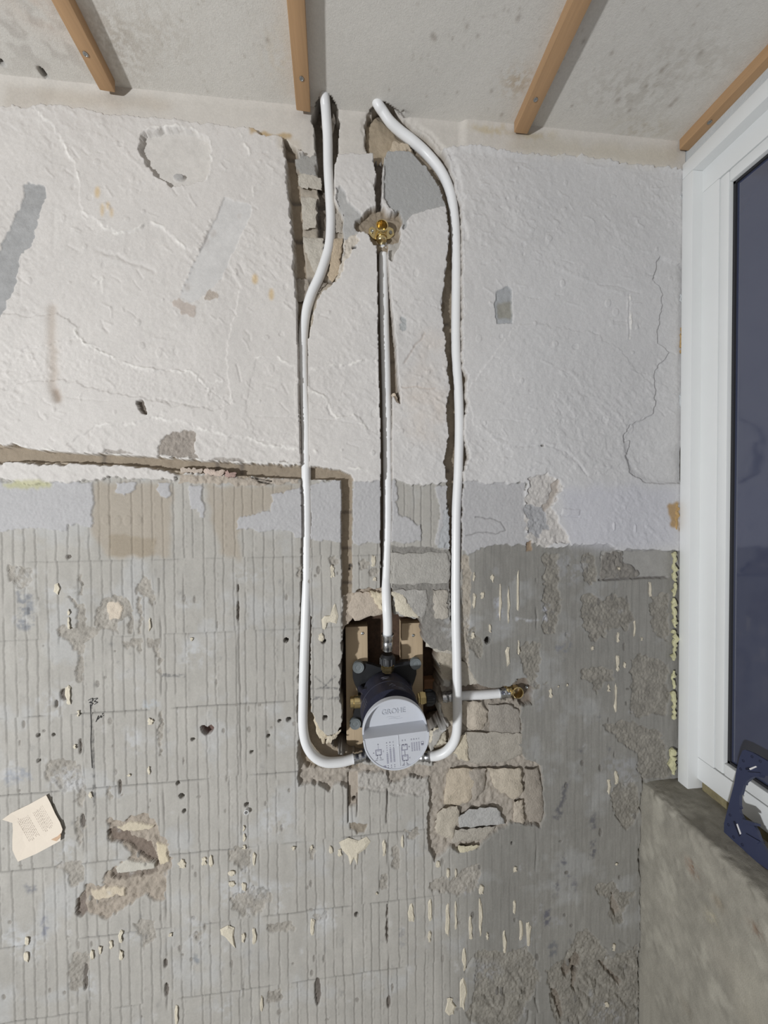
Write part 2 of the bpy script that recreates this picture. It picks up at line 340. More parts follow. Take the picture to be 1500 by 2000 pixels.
# cove strip under the ceiling
carve([(-120, 100), (1450, 100), (1450, 345), (1330, 334), (1250, 322), (1130, 304), (1000, 300), (890, 285), (700, 300), (600, 300), (585, 292), (570, 275), (545, 264), (508, 262), (490, 248), (440, 244), (380, 236), (300, 228), (220, 222), (170, 212), (80, 201), (60, 206), (-120, 205)], -9.0, (201, 196, 189), 1.6, .25, 20, .3, .03)
step([(905, 290), (1000, 301), (1130, 305), (1330, 335), (1450, 345), (1450, 120), (905, 120)], 7.8, 0, 3)
zc = (ZCEIL*1000-MZ); H += np.where(zc < 40, 3.0*np.clip(1-zc/14, 0, 1)**2, 0)
stain([(60, 160), (330, 185), (330, 205), (80, 195)], (186, 176, 162), .5, 3, 4); stain([(0, 155), (100, 168), (85, 200), (0, 200)], (184, 176, 166), .6, 3, 3)
stain([(485, 248), (570, 255), (565, 265), (520, 262), (488, 262)], (176, 148, 98), .75, 2, 1); stain([(905, 240), (1090, 262), (1050, 275), (920, 256)], (186, 170, 134), .6, 3, 3, .9)
stain([(1000, 262), (1330, 295), (1320, 330), (1000, 295)], (192, 184, 168), .6, 4, 5); stain([(540, 255), (585, 265), (590, 300), (575, 310), (545, 290)], (196, 186, 170), .5, 3, 2)
for q in ((190, 375, 5, 12), (200, 410, 3, 14), (211, 402, 3, 9), (218, 415, 3, 10), (498, 545, 6, 10), (530, 575, 5, 12)): stain(ell(*q), (206, 178, 128), .7, 2, 1)
# recesses in the plaster
carve([(275, 262), (282, 256), (290, 256), (320, 249), (380, 254), (405, 268), (411, 290), (408, 325), (400, 350), (385, 352), (360, 362), (335, 364), (312, 348), (300, 335), (282, 318), (274, 300), (271, 285)], -10.0, (203, 199, 194), 1.6, .3, 12)
carve(ell(346, 340, 11, 6), -4.0, (172, 170, 168), 2, .5)
carve([(45, 358), (54, 352), (85, 362), (88, 380), (70, 440), (62, 470), (35, 500), (33, 530), (25, 560), (10, 590), (0, 620), (-30, 620), (-30, 520), (0, 480), (18, 440), (40, 395)], -3.2, (164, 164, 164), 2.0, .5, 8, .6, .10)
carve([(438, 384), (470, 395), (492, 402), (484, 430), (430, 545), (400, 575), (375, 590), (350, 580), (356, 560), (380, 510), (420, 430)], -2.0, (204, 202, 200), 1.2, .2, 14)
carve([(400, 565), (425, 565), (425, 582), (400, 585)], -1.5, (180, 170, 160), 3, 1.0, 6, 1); carve([(335, 590), (380, 595), (378, 620), (355, 615)], -1.0, (190, 180, 172), 3, .6)
for k in range(13): step(ell(412-k*4.9, 430+k*11.5, 3.2, 2.2, 6), 1.6, .8)
for cx, cy, sx, sy in ((416, 455, 6, 8), (400, 470, 8, 10), (365, 560, 6, 8), (466, 420, 4, 6)): stain(ell(cx, cy, sx, sy), (176, 168, 162), .6, 3, 1, .6)
carve([(969, 574), (974, 566), (984, 562), (992, 558), (1000, 565), (1002, 632), (970, 632), (966, 590)], -2.6, (168, 170, 172), 1.2, .5, 7, .6); carve([(974, 590), (1000, 590), (1000, 622), (974, 622)], -3.4, (150, 148, 140), 2, .5, 7, .6, .08, 1)
carve([(266, 783), (272, 782), (277, 780), (283, 795), (286, 810), (278, 808), (270, 798)], -9, (120, 112, 104), .8, 1.5, 6)
carve([(312, 862), (325, 848), (350, 845), (372, 840), (382, 845), (378, 885), (388, 896), (370, 896), (305, 890)], -3.4, (158, 150, 142), 2.2, 1.6, 5, 1.0, .14)
for q in ([(195, 884), (205, 876), (235, 876), (260, 886)], [(410, 898), (420, 893), (460, 895), (478, 902)], [(540, 902), (555, 898), (565, 904)]): carve(q, -4, (170, 164, 158), 1.2, 1.0, 5, 1)
for q in ((575, 482, 5, 3), (1060, 870, 3, 2)): carve(ell(*q), -5, (120, 116, 112), .8)
stain([(840, 620), (880, 660), (880, 870), (800, 860), (770, 790)], (206, 194, 182), .5, 6, 8, .5, 40)
carve([(783, 618), (793, 622), (792, 645), (782, 650)], -1.2, (172, 174, 174), 2.5, .8, 4, 1)
# torn plaster right of the skim patch
carve([(1030, 935), (1070, 922), (1088, 940), (1102, 950), (1090, 975), (1085, 1000), (1098, 1030), (1115, 1060), (1060, 1068), (1035, 1066), (1026, 1000)], -3.5, (196, 192, 188), 3.5, 2.0, 9, 1.0, .08)
carve([(1078, 945), (1090, 935), (1093, 955), (1078, 985), (1066, 1000), (1060, 990), (1075, 970)], -6, (178, 170, 162), 2, 1, 6, 1)
carve([(1028, 985), (1060, 990), (1075, 1030), (1050, 1050), (1030, 1040)], -5, (166, 166, 168), 3, 1.6, 6, 1, .1); carve([(1030, 1060), (1040, 1055), (1042, 1076), (1030, 1078)], -8, (150, 132, 112), 1, 1)
step([(1098, 993), (1133, 996), (1130, 1008), (1096, 1006)], 1.6, 1); groove([(1096, 1007), (1130, 1009)], 2, -2, .4)
for q in ((1199, 1028, 2, 8), (1241, 1032, 2, 8)): step(ell(*q), 2.0, .5)
stain([(1305, 985), (1325, 980), (1326, 1038), (1312, 1030), (1306, 1005)], (170, 140, 96), .9, 2, 1)
# ---- chases
carve([(-120, 868), (0, 868), (20, 868), (50, 876), (75, 882), (100, 882), (130, 886), (200, 889), (270, 893), (350, 898), (400, 902), (500, 906), (590, 910), (640, 914), (672, 922), (686, 928), (690, 940), (680, 940), (660, 935), (600, 932), (500, 931), (460, 930), (400, 926), (330, 922), (280, 912), (200, 908), (130, 907), (60, 906), (30, 901), (-120, 905)], -9, (170, 158, 142), 2.0, 2.5, 9, 1.0, .10)
carve([(-120, 872), (0, 872), (30, 870), (75, 880), (150, 884), (240, 889), (300, 893), (400, 900), (500, 907), (600, 911), (660, 917), (684, 926), (688, 940), (688, 1168), (667, 1168), (667, 937), (600, 935), (500, 931), (470, 928), (400, 922), (350, 919), (280, 911), (200, 905), (100, 902), (40, 901), (-120, 904)], -23, CHS, .7, 1.0, 14, .6, .05)
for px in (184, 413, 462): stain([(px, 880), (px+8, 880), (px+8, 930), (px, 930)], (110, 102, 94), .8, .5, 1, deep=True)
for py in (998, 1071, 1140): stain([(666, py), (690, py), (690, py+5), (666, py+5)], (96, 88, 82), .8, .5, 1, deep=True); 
carve([(345, 926), (400, 927), (460, 932), (585, 934), (582, 944), (500, 948), (420, 945), (345, 944)], -4.5, (176, 166, 154), 2, 2.2, 8, 1, .12)
for q in ([(484, 930), (510, 935), (530, 938), (530, 941), (500, 936)], [(500, 938), (530, 945), (532, 947), (505, 942)]): carve(q, -12, (110, 104, 98), .6)
stain([(0, 942), (60, 938), (100, 940), (95, 952), (40, 956), (0, 950)], (184, 182, 138), .7, 2, 1)
# left chase: wide upper part, then pipe slot
carve([(552, 264), (576, 278), (583, 300), (600, 298), (612, 300), (622, 330), (650, 320), (654, 390), (662, 405), (671, 422), (672, 462), (668, 520), (658, 545), (632, 566), (614, 604), (602, 660), (583, 660), (576, 560), (566, 400)], -17, (172, 163, 150), 1.6, .8, 9, .7, .05)
carve([(553, 264), (577, 282), (588, 400), (590, 470), (600, 560), (606, 610), (600, 660), (602, 850), (606, 1000), (604, 1200), (598, 1300), (600, 1395), (606, 1440), (586, 1440), (586, 1200), (589, 1000), (586, 850), (582, 700), (577, 500), (562, 330)], -25, CHS, .5, .6, 14, .6, .05)
carve([(609, 222), (614, 208), (621, 190), (630, 180), (645, 182), (657, 205), (662, 240), (660, 300), (652, 320), (640, 460), (620, 450), (618, 300), (614, 290)], -30, (120, 112, 102), 2, 2.5, 10, 1, .08)
step([(606, 226), (614, 204), (626, 182), (650, 182), (664, 215), (664, 300), (652, 330), (600, 300)], -1.5, 2, 2)
carve([(576, 300), (600, 297), (618, 296), (620, 340), (600, 335), (583, 328), (578, 318)], -8, (158, 156, 152), 2, .6, 6, .9)
for p0, p1 in (((556, 286), (579, 294)), ((566, 376), (645, 381)), ((572, 454), (672, 462)), ((578, 534), (652, 542)), ((604, 540), (606, 600)), ((618, 382), (622, 452))): groove([p0, p1], 6, -4, .8, (118, 112, 106), .85)
carve([(655, 365), (665, 362), (680, 395), (705, 415), (700, 455), (680, 465), (672, 470), (670, 425), (660, 405)], -3.5, (176, 175, 173), 1.5, .5, 7, .6)
carve([(672, 470), (695, 452), (703, 468), (690, 485), (676, 505), (665, 540), (655, 545), (668, 510)], -3, (202, 194, 182), 2.0, 1.6, 5, 1, .06); carve(ell(692, 481, 5, 3), -8, (92, 90, 88), 1)
carve([(584, 1205), (605, 1205), (605, 1400), (640, 1452), (655, 1478), (700, 1488), (720, 1500), (850, 1500), (850, 1478), (888, 1470), (900, 1440), (1000, 1440), (1030, 1490), (1060, 1500), (1066, 1600), (1060, 1622), (1000, 1612), (960, 1640), (940, 1662), (900, 1672), (880, 1660), (850, 1690), (838, 1650), (836, 1600), (842, 1560), (835, 1530), (800, 1520), (780, 1535), (750, 1535), (720, 1545), (700, 1548), (680, 1545), (660, 1535), (650, 1540), (645, 1552), (620, 1535), (583, 1540), (580, 1480)], -15, (166, 158, 148), 1.6, 2.6, 10, .9, .1)
carve([(585, 1300), (604, 1300), (606, 1395), (636, 1455), (660, 1478), (700, 1488), (700, 1510), (600, 1510), (586, 1490)], -24, CHS, 1, 1.5, 14, .7)
carve([(700, 1518), (755, 1515), (760, 1540), (790, 1530), (840, 1525), (842, 1556), (790, 1560), (700, 1545)], -9, (176, 172, 166), 2.4, 2, 7, 1, .06)
carve([(679, 1520), (699, 1515), (699, 1578), (680, 1582)], -15, (170, 160, 148), .4, .6, 8, .6); groove([(680, 1520), (680, 1612)], 1.5, -7, 0, (80, 76, 74), .8); groove([(698, 1560), (697, 1600)], 1.2, -5, 0, (80, 76, 74), .8); groove([(757, 1550), (756, 1612)], 2.5, -4, .6, (110, 106, 102), .7)
carve([(682, 1612), (718, 1614), (712, 1632), (698, 1636), (684, 1625)], -9, RGH, 2, 1.5, 6, 1, .1)
# top pocket with the right-hand chase, round to the valve
carve([(712, 232), (718, 215), (733, 203), (745, 194), (765, 200), (786, 222), (832, 252), (868, 288), (880, 318), (890, 355), (902, 392), (904, 450), (904, 700), (912, 745), (914, 780), (908, 850), (915, 880), (917, 895), (906, 930), (905, 1000), (903, 1100), (897, 1240), (896, 1340), (905, 1370), (895, 1440), (870, 1475), (850, 1490), (840, 1480), (880, 1420), (882, 1360), (880, 1100), (876, 1000), (871, 930), (870, 890), (878, 850), (873, 790), (880, 755), (872, 690), (864, 600), (868, 560), (874, 520), (877, 460), (872, 400), (860, 365), (836, 330), (812, 304), (796, 286), (775, 282), (760, 288), (752, 305), (730, 304), (718, 290), (712, 262)], -24, (146, 135, 120), 1.6, 1.5, 12, .9, .07)
carve([(715, 225), (735, 207), (748, 215), (790, 262), (800, 275), (770, 278), (755, 290), (752, 304), (732, 300), (720, 285)], -21, (166, 152, 132), 1.5, 1.5, 18, .7, .08); carve([(770, 262), (800, 270), (812, 284), (775, 285), (760, 292)], -11, (190, 176, 156), 2, 1.5, 9, .9)
step([(735, 195), (770, 196), (800, 225), (845, 250), (885, 300), (905, 380), (912, 470), (904, 470), (880, 310), (830, 256), (786, 226), (750, 205)], -3, 2, 1, 1.2, 6); step([(706, 230), (722, 205), (740, 194), (730, 215), (718, 240), (722, 290), (712, 285)], -2.5, 1.5, 1, .8, 6)
carve([(756, 292), (798, 290), (832, 318), (860, 362), (873, 402), (845, 407), (812, 416), (800, 424), (795, 440), (788, 448), (785, 420), (760, 405), (750, 380), (750, 320)], -3.8, (167, 167, 166), 1.2, .45, 5, .8, .02)
carve([(731, 302), (750, 305), (747, 350), (746, 402), (744, 430), (736, 430), (733, 350)], -20, (112, 104, 96), 1.2, 1.5, 7, .9)
carve([(693, 442), (700, 426), (722, 408), (738, 400), (752, 404), (762, 416), (782, 408), (787, 425), (784, 440), (780, 466), (774, 480), (758, 486), (736, 484), (722, 460), (705, 452)], -15, (148, 136, 120), 2, 2.0, 8, .9, .08)
carve([(758, 470), (785, 466), (780, 480), (772, 492), (766, 510), (760, 505)], -8, (176, 172, 166), 1, 1, 6, .8)
carve([(737, 480), (757, 482), (763, 560), (776, 700), (782, 788), (774, 780), (768, 762), (766, 900), (767, 1000), (765, 1060), (764, 1145), (768, 1200), (745, 1200), (744, 1145), (745, 900), (740, 700), (738, 560)], -33, (134, 124, 112), .6, .6, 12, .6, .05)
carve([(766, 766), (773, 760), (782, 788), (776, 785)], -6, (202, 188, 170), .8, .5)
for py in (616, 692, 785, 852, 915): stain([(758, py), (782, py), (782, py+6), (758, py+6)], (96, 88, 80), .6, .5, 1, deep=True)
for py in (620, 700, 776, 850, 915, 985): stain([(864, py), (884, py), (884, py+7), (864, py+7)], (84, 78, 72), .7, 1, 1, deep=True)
for q in ([(866, 1000), (878, 990), (880, 1070), (862, 1072), (858, 1055)],): carve(q, -4.5, (176, 178, 180), 2, 1.0, 6, .9)
for px, py, sx, sy in ((867, 590, 6, 14), (912, 1175-990+700, 6, 12), (874, 1070, 5, 10)): step(ell(px, py, sx, sy), -2, 2, 0)
carve([(668, 1168), (690, 1160), (697, 1155), (745, 1150), (768, 1152), (768, 1206), (690, 1218), (668, 1238)], -17, (168, 156, 142), 1.4, 1.8, 10, .8, .07)
carve([(856, 1346), (902, 1343), (902, 1378), (858, 1380)], -36, (128, 118, 108), 1.2, 1.5, 9, .8)
# crack in the skim patch
groove([(912, 1046), (935, 1040), (975, 1042), (990, 1036), (980, 1020), (960, 1012), (930, 1010)], 1.6, -2, .8, (120, 118, 116), .6)
# bare masonry bed between the middle and right chase (bricks are set into it)
carve([(766, 1065), (820, 1070), (880, 1075), (882, 1215), (890, 1225), (884, 1290), (826, 1262), (824, 1210), (790, 1206), (768, 1200)], -8.5, (140, 137, 132), 1.5, 1.4, 6, 1, .1)
carve([(905, 1085), (918, 1088), (922, 1180), (914, 1330), (900, 1330), (904, 1200)], -7, (172, 164, 152), 1.5, 2.0, 7, 1, .1)
carve([(895, 1335), (930, 1340), (962, 1348), (1000, 1345), (1012, 1330), (1030, 1328), (1043, 1334), (1044, 1380), (1000, 1385), (955, 1378), (895, 1380)], -22, (126, 116, 106), 1.4, 1.5, 9, .9, .08)
carve([(858, 1275), (884, 1275), (905, 1290), (935, 1338), (900, 1345), (862, 1330)], -16, (172, 164, 150), 1.5, 1.6, 12, .7, .05)
carve([(856, 1368), (1018, 1372), (1022, 1440), (905, 1445), (870, 1410)], -13, (158, 150, 140), 2, 2.2, 8, 1, .1)
# patches knocked off the adhesive: (outline, height)
for q in ([(8, 1115), (22, 1106), (50, 1110), (58, 1120), (52, 1142), (30, 1150), (12, 1138)], [(147, 1125), (157, 1122), (158, 1165), (147, 1165)], [(125, 1168), (140, 1172), (158, 1180), (162, 1228), (190, 1232), (180, 1246), (158, 1260), (156, 1335), (146, 1335), (146, 1280), (135, 1262), (108, 1240), (105, 1232), (140, 1230), (146, 1190)],
          [(262, 1150), (275, 1124), (292, 1132), (300, 1170), (294, 1190), (286, 1168), (270, 1162)], [(180, 1225), (185, 1190), (200, 1170), (225, 1166), (245, 1172), (256, 1195), (254, 1240), (248, 1240), (246, 1205), (225, 1220), (232, 1245), (215, 1235)], [(266, 1165), (274, 1168), (272, 1240), (266, 1242)],
          [(285, 1248), (310, 1250), (312, 1320), (306, 1318), (303, 1280), (288, 1268)], [(235, 1254), (262, 1250), (276, 1256), (270, 1282), (262, 1262), (240, 1268)], [(308, 1395), (316, 1390), (315, 1490), (308, 1480)],
          [(86, 1508), (90, 1494), (118, 1485), (142, 1490), (146, 1505), (140, 1545), (125, 1552), (108, 1540), (98, 1530), (88, 1530)], [(146, 1500), (156, 1500), (164, 1560), (158, 1582), (147, 1575)], [(208, 1540), (214, 1545), (216, 1565), (210, 1570)], [(228, 1528), (234, 1530), (236, 1560), (230, 1560)],
          [(103, 1700), (115, 1688), (155, 1690), (160, 1725), (140, 1740), (130, 1730), (120, 1705)], [(130, 1900), (138, 1870), (165, 1866), (170, 1890), (150, 1945), (130, 1940)], [(255, 1810), (272, 1802), (300, 1806), (303, 1840), (280, 1860), (265, 1830)], [(368, 1840), (380, 1825), (390, 1828), (388, 1848)],
          [(444, 1668), (455, 1660), (486, 1664), (490, 1695), (478, 1712), (465, 1700), (448, 1690)], [(447, 1765), (462, 1750), (500, 1743), (525, 1745), (530, 1765), (500, 1790), (480, 1794), (455, 1785)], [(140, 1615), (148, 1600), (158, 1650), (150, 1662)], [(153, 1595), (160, 1592), (162, 1625), (153, 1625)],
          [(641, 1092), (655, 1086), (662, 1100), (645, 1108)], [(700, 1100), (712, 1092), (722, 1098), (720, 1112), (702, 1112)], [(578, 1110), (588, 1105), (588, 1130), (580, 1128)], [(720, 1118), (732, 1110), (742, 1115), (738, 1124), (722, 1124)],
          [(1063, 1085), (1096, 1085), (1098, 1160), (1088, 1240), (1066, 1240), (1066, 1150)], [(1140, 1165), (1160, 1160), (1180, 1175), (1205, 1160), (1225, 1170), (1240, 1200), (1228, 1235), (1190, 1230), (1190, 1250), (1155, 1248), (1142, 1210)], [(1275, 1165), (1310, 1160), (1312, 1255), (1290, 1245), (1275, 1215)], [(1140, 1090), (1155, 1080), (1165, 1100), (1168, 1130), (1155, 1145), (1142, 1120)],
          [(1012, 1270), (1030, 1255), (1060, 1262), (1062, 1290), (1050, 1335), (1075, 1335), (1045, 1352), (1028, 1320)], [(1138, 1312), (1165, 1305), (1200, 1310), (1205, 1330), (1180, 1345), (1170, 1362), (1160, 1335), (1140, 1330)], [(1235, 1290), (1250, 1280), (1310, 1300), (1308, 1395), (1250, 1405), (1235, 1395), (1238, 1340)], [(1180, 1420), (1240, 1410), (1300, 1440), (1310, 1490), (1280, 1500), (1250, 1480)],
          [(1196, 1555), (1215, 1530), (1245, 1530), (1256, 1580), (1240, 1618), (1215, 1620), (1200, 1580)], [(1168, 1735), (1205, 1730), (1215, 1750), (1245, 1745), (1240, 1760), (1220, 1790), (1215, 1812), (1200, 1805), (1195, 1765), (1175, 1755)], [(1250, 1480), (1318, 1490), (1318, 1520), (1262, 1530), (1250, 1510)],
          [(930, 1870), (950, 1862), (985, 1868), (1030, 1855), (1046, 1880), (1058, 1920), (1045, 1950), (1020, 1990), (1000, 2010), (940, 2010), (912, 1990), (930, 1940)], [(1130, 1830), (1150, 1820), (1175, 1850), (1200, 1880), (1250, 1850), (1257, 1960), (1240, 2010), (1100, 2010), (1080, 1980), (1070, 1900), (1110, 1875)], [(840, 1730), (855, 1722), (880, 1728), (915, 1700), (940, 1690), (938, 1740), (900, 1755), (870, 1752), (845, 1748)],
          [(767, 1660), (775, 1655), (782, 1690), (776, 1705), (766, 1690)], [(745, 1715), (755, 1712), (757, 1742), (747, 1745)], [(790, 1625), (815, 1620), (822, 1635), (800, 1645)], [(520, 1812), (570, 1808), (575, 1825), (525, 1828)], [(522, 1945), (545, 1938), (546, 1965), (525, 1968)], [(606, 1660), (614, 1665), (612, 1686), (606, 1684)], [(610, 1795), (640, 1785), (640, 1800), (618, 1806)],
          [(915, 1230), (930, 1225), (945, 1260), (940, 1290), (918, 1270)]):
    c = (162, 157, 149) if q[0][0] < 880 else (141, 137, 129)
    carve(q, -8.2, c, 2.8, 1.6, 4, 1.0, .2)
carve([(203, 1612), (210, 1602), (235, 1612), (262, 1600), (280, 1594), (300, 1612), (305, 1625), (328, 1655), (332, 1700), (322, 1710), (320, 1765), (300, 1768), (285, 1755), (240, 1778), (205, 1805), (160, 1790), (145, 1790), (145, 1770), (162, 1735), (200, 1735), (200, 1715), (220, 1700), (245, 1690), (250, 1670), (235, 1655), (210, 1650)], -9.5, (164, 154, 142), 2.5, 2.4, 9, 1, .12)
carve([(205, 1630), (225, 1622), (250, 1640), (290, 1650), (308, 1700), (290, 1690), (262, 1672), (245, 1655), (212, 1650)], -14, (126, 114, 104), 1.5, 1.6, 7, 1, .1); carve([(215, 1705), (225, 1712), (300, 1702), (305, 1712), (228, 1728), (212, 1722)], -14, (132, 122, 112), 1.5, 1.5, 6, 1); carve([(142, 1790), (145, 1770), (162, 1745), (165, 1790), (155, 1800)], -12, (128, 118, 110), 1.5, 1.5, 6, 1)
carve([(222, 1622), (260, 1612), (298, 1618), (290, 1626), (235, 1630)], -6.5, (198, 188, 168), 1.5, .6); carve([(302, 1652), (322, 1660), (326, 1690), (308, 1698)], -7, (206, 194, 170), 1.2, .6); carve([(245, 1685), (270, 1690), (300, 1692), (300, 1702), (225, 1712), (222, 1703)], -5.5, (190, 186, 176), .8, .3)
carve([(172, 1745), (200, 1738), (240, 1742), (240, 1760), (180, 1765)], -7, (200, 188, 168), 2, 1.0); carve([(205, 1180), (225, 1176), (236, 1190), (228, 1212), (208, 1212)], -6.5, (206, 194, 178), 1.5, .7)
for _ in range(46):
    cx, cy = (rng.uniform(920, 1050), rng.uniform(1870, 2000)) if rng.rand() < .5 else (rng.uniform(1090, 1250), rng.uniform(1840, 2000))
    a = rng.choice([1.0, 1.9, .8])+rng.randn()*.3; l = rng.uniform(10, 40); groove([(cx, cy), (cx+l*.5*math.cos(a)+rng.randn()*2, cy+l*.5*math.sin(a)), (cx+l*math.cos(a), cy+l*math.sin(a))], rng.uniform(3, 6), rng.choice([-3.0, -2.0, 2.0]), 1.2)
# recess with bare plaster, right
carve([(1178, 1078), (1330, 1075), (1330, 1128), (1260, 1130), (1176, 1135)], -9, (160, 158, 154), 1.2, .4, 14, .4); carve([(1178, 1085), (1200, 1078), (1222, 1080), (1222, 1100), (1250, 1115), (1248, 1128), (1178, 1132)], -6, (134, 130, 124), 2, 2.2, 8, 1, .1); groove([(1174, 1134), (1250, 1131), (1308, 1129)], 2.5, -5, .5, (108, 102, 98), .7); groove([(1207, 1085), (1206, 1105)], 2, -4, 1)
carve([(1200, 1748), (1218, 1788), (1206, 1800), (1196, 1780)], -14, (150, 142, 132), 1, .6)
for q in ([(1100, 1900), (1130, 1870), (1140, 1885), (1110, 1920)], [(1080, 1940), (1090, 1940), (1105, 1990), (1098, 2000)], [(1170, 1885), (1185, 1890), (1225, 1930), (1215, 1935)], [(1122, 1905), (1135, 1902), (1128, 1950), (1120, 1940)]): carve(q, -13, (128, 120, 110), 2, 2, 6, 1)
for _ in range(420):
    cx, cy = rng.uniform(0, 1255), rng.uniform(1100, 2000)
    if 575 < cx < 1070 and 1140 < cy < 1660: continue
    sx, sy = rng.uniform(1.2, 4.5), rng.uniform(1.5, 9); k = rng.rand()
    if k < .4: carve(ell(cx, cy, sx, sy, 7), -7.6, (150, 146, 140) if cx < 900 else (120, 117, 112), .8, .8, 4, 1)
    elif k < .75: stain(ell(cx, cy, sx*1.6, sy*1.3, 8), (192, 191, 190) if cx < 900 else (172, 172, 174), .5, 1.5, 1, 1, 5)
    else: stain(ell(cx, cy, sx*1.3, sy, 8), (112, 112, 114), .45, 1.2, 1, 1, 5)
for _ in range(46):
    cx, cy = rng.uniform(0, 1255), rng.uniform(1110, 2000); sx, sy = rng.uniform(10, 42), rng.uniform(8, 34)
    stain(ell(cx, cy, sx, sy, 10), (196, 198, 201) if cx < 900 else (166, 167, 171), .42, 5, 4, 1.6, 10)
# pits, dowel holes
for cx, cy, rr in ((69, 1440, 3.4), (100, 1439, 3), (70, 1490, 3.4), (374, 1448, 3.4), (558, 1253, 4.6), (632, 1255, 4.6), (635, 1406, 4.6), (563, 1409, 4.8), (545, 1412, 3), (523, 1442, 3), (357, 1590, 3.4), (697, 1793, 4.4), (692, 1571, 4.4), (345, 1535, 3.4), (352, 1560, 5), (685, 1108, 4), (683, 1115, 3), (85, 1600, 2), (1128, 1906, 6), (1003, 1652, 2.4), (490, 1473, 3.2), (480, 1577, 4)):
    carve(ell(cx, cy, rr, rr*.95, 12), -26, (96, 90, 84), .2)
carve([(389, 1424), (396, 1420), (402, 1426), (410, 1420), (416, 1428), (408, 1438), (400, 1440), (392, 1434)], -20, (112, 92, 86), .8, 2); carve(ell(955, 1253, 6, 7), -24, (80, 76, 72), 2)
for q in ((129, 1088, 5, 4), (463, 1200, 2, 16), (463, 1150, 2, 8), (463, 1195, 2.5, 20), (157, 1610, 5, 14), (162, 1918, 5, 26), (620, 1945, 6, 28), (322, 1942, 4, 14), (320, 1890, 4, 9), (760, 1965, 4, 12), (230, 1542, 3, 15), (757, 1810, 2, 40), (152, 1462, 3, 16), (105, 1378, 3, 8), (120, 1360, 8, 12)): carve(ell(*q), -10, (112, 106, 100), 1, 1.2, 6)
# tape, ink and lime smears (flat colour on the wall)
for q, c, al in (([(25, 1155), (62, 1160), (60, 1232), (42, 1235), (25, 1225)], (120, 124, 132), .7), ([(275, 1370), (310, 1372), (308, 1390), (275, 1390)], (180, 188, 196), .5), ([(20, 1100), (68, 1115), (68, 1200), (22, 1160)], (196, 196, 194), .35), ([(1080, 1600), (1105, 1535), (1128, 1515), (1110, 1550), (1095, 1605)], (84, 84, 92), .7), ([(1158, 1600), (1166, 1590), (1164, 1625), (1155, 1625)], (92, 92, 98), .7), ([(1155, 1650), (1168, 1640), (1164, 1685), (1152, 1682)], (92, 92, 98), .75), ([(1099, 1672), (1110, 1670), (1110, 1692), (1100, 1692)], (92, 92, 102), .75), ([(1082, 1730), (1096, 1722), (1092, 1760), (1083, 1762)], (96, 96, 106), .7), ([(1068, 1785), (1080, 1780), (1080, 1812), (1064, 1815)], (92, 92, 102), .8), ([(1074, 1850), (1092, 1846), (1090, 1875), (1074, 1876)], (104, 106, 112), .7), ([(1110, 1715), (1130, 1710), (1130, 1760), (1125, 1740)], (104, 104, 112), .6),
                 ([(1060, 1180), (1076, 1180), (1074, 1215), (1060, 1215)], (196, 198, 208), .6), ([(968, 1170), (982, 1165), (984, 1210), (970, 1205)], (186, 190, 204), .5), ([(1008, 1205), (1070, 1208), (1068, 1214), (1010, 1215)], (200, 202, 208), .7), ([(1085, 1262), (1120, 1258), (1115, 1275), (1090, 1275)], (120, 122, 130), .6), ([(1195, 1475), (1200, 1460), (1190, 1465)], (80, 80, 90), .6), ([(1130, 1470), (1145, 1464), (1140, 1476)], (84, 84, 94), .7), ([(0, 1510), (50, 1500), (60, 1530), (0, 1545)], (132, 138, 150), .5), ([(40, 1735), (66, 1730), (64, 1750), (46, 1750)], (100, 104, 116), .6), ([(75, 1800), (88, 1800), (86, 1840), (76, 1835)], (116, 120, 136), .6), ([(376, 1870), (390, 1868), (388, 1890), (378, 1890)], (108, 116, 126), .6), ([(775, 1820), (792, 1820), (790, 1855), (780, 1856)], (120, 122, 130), .5), ([(500, 1740), (528, 1740), (528, 1760), (500, 1758)], (128, 126, 122), .6), ([(1010, 1940), (1080, 1700), (1086, 1700), (1020, 1940)], (150, 150, 150), .1)):
    stain(q, c, al, 2, 1, 1.2, 8)
stain([(172, 1370), (176, 1368), (182, 1560), (180, 1600), (177, 1560)], (70, 70, 72), .55, 1.2, 0, 1.5, 10)
for q in ([(312, 1318), (360, 1320), (360, 1326), (312, 1326)], [(604, 1346), (660, 1345), (660, 1350), (604, 1350)], [(604, 1364), (662, 1363), (662, 1370), (604, 1371)], [(612, 1325), (640, 1348), (642, 1346), (616, 1322)], [(655, 1320), (625, 1350), (628, 1351), (658, 1324)]): stain(q, (96, 96, 98), .6, .8, 0, 1.2, 5)
groove([(1262, 1530), (1260, 1620), (1256, 1700), (1259, 1790), (1257, 1900), (1258, 2010)], 4.5, -9, 1.5, (92, 88, 82), .8)
# large soft variation: dust on the low wall
COL *= (1+.03*fbm(MX, MZ, 240, 901))[..., None]
# the opening behind the valve
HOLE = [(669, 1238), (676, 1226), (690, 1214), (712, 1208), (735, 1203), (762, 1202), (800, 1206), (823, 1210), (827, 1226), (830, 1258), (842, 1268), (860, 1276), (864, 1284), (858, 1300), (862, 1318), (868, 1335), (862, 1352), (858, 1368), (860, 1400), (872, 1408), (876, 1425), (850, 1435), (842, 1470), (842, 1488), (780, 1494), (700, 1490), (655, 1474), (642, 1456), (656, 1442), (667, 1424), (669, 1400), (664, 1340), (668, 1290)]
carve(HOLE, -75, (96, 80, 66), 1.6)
H += 0
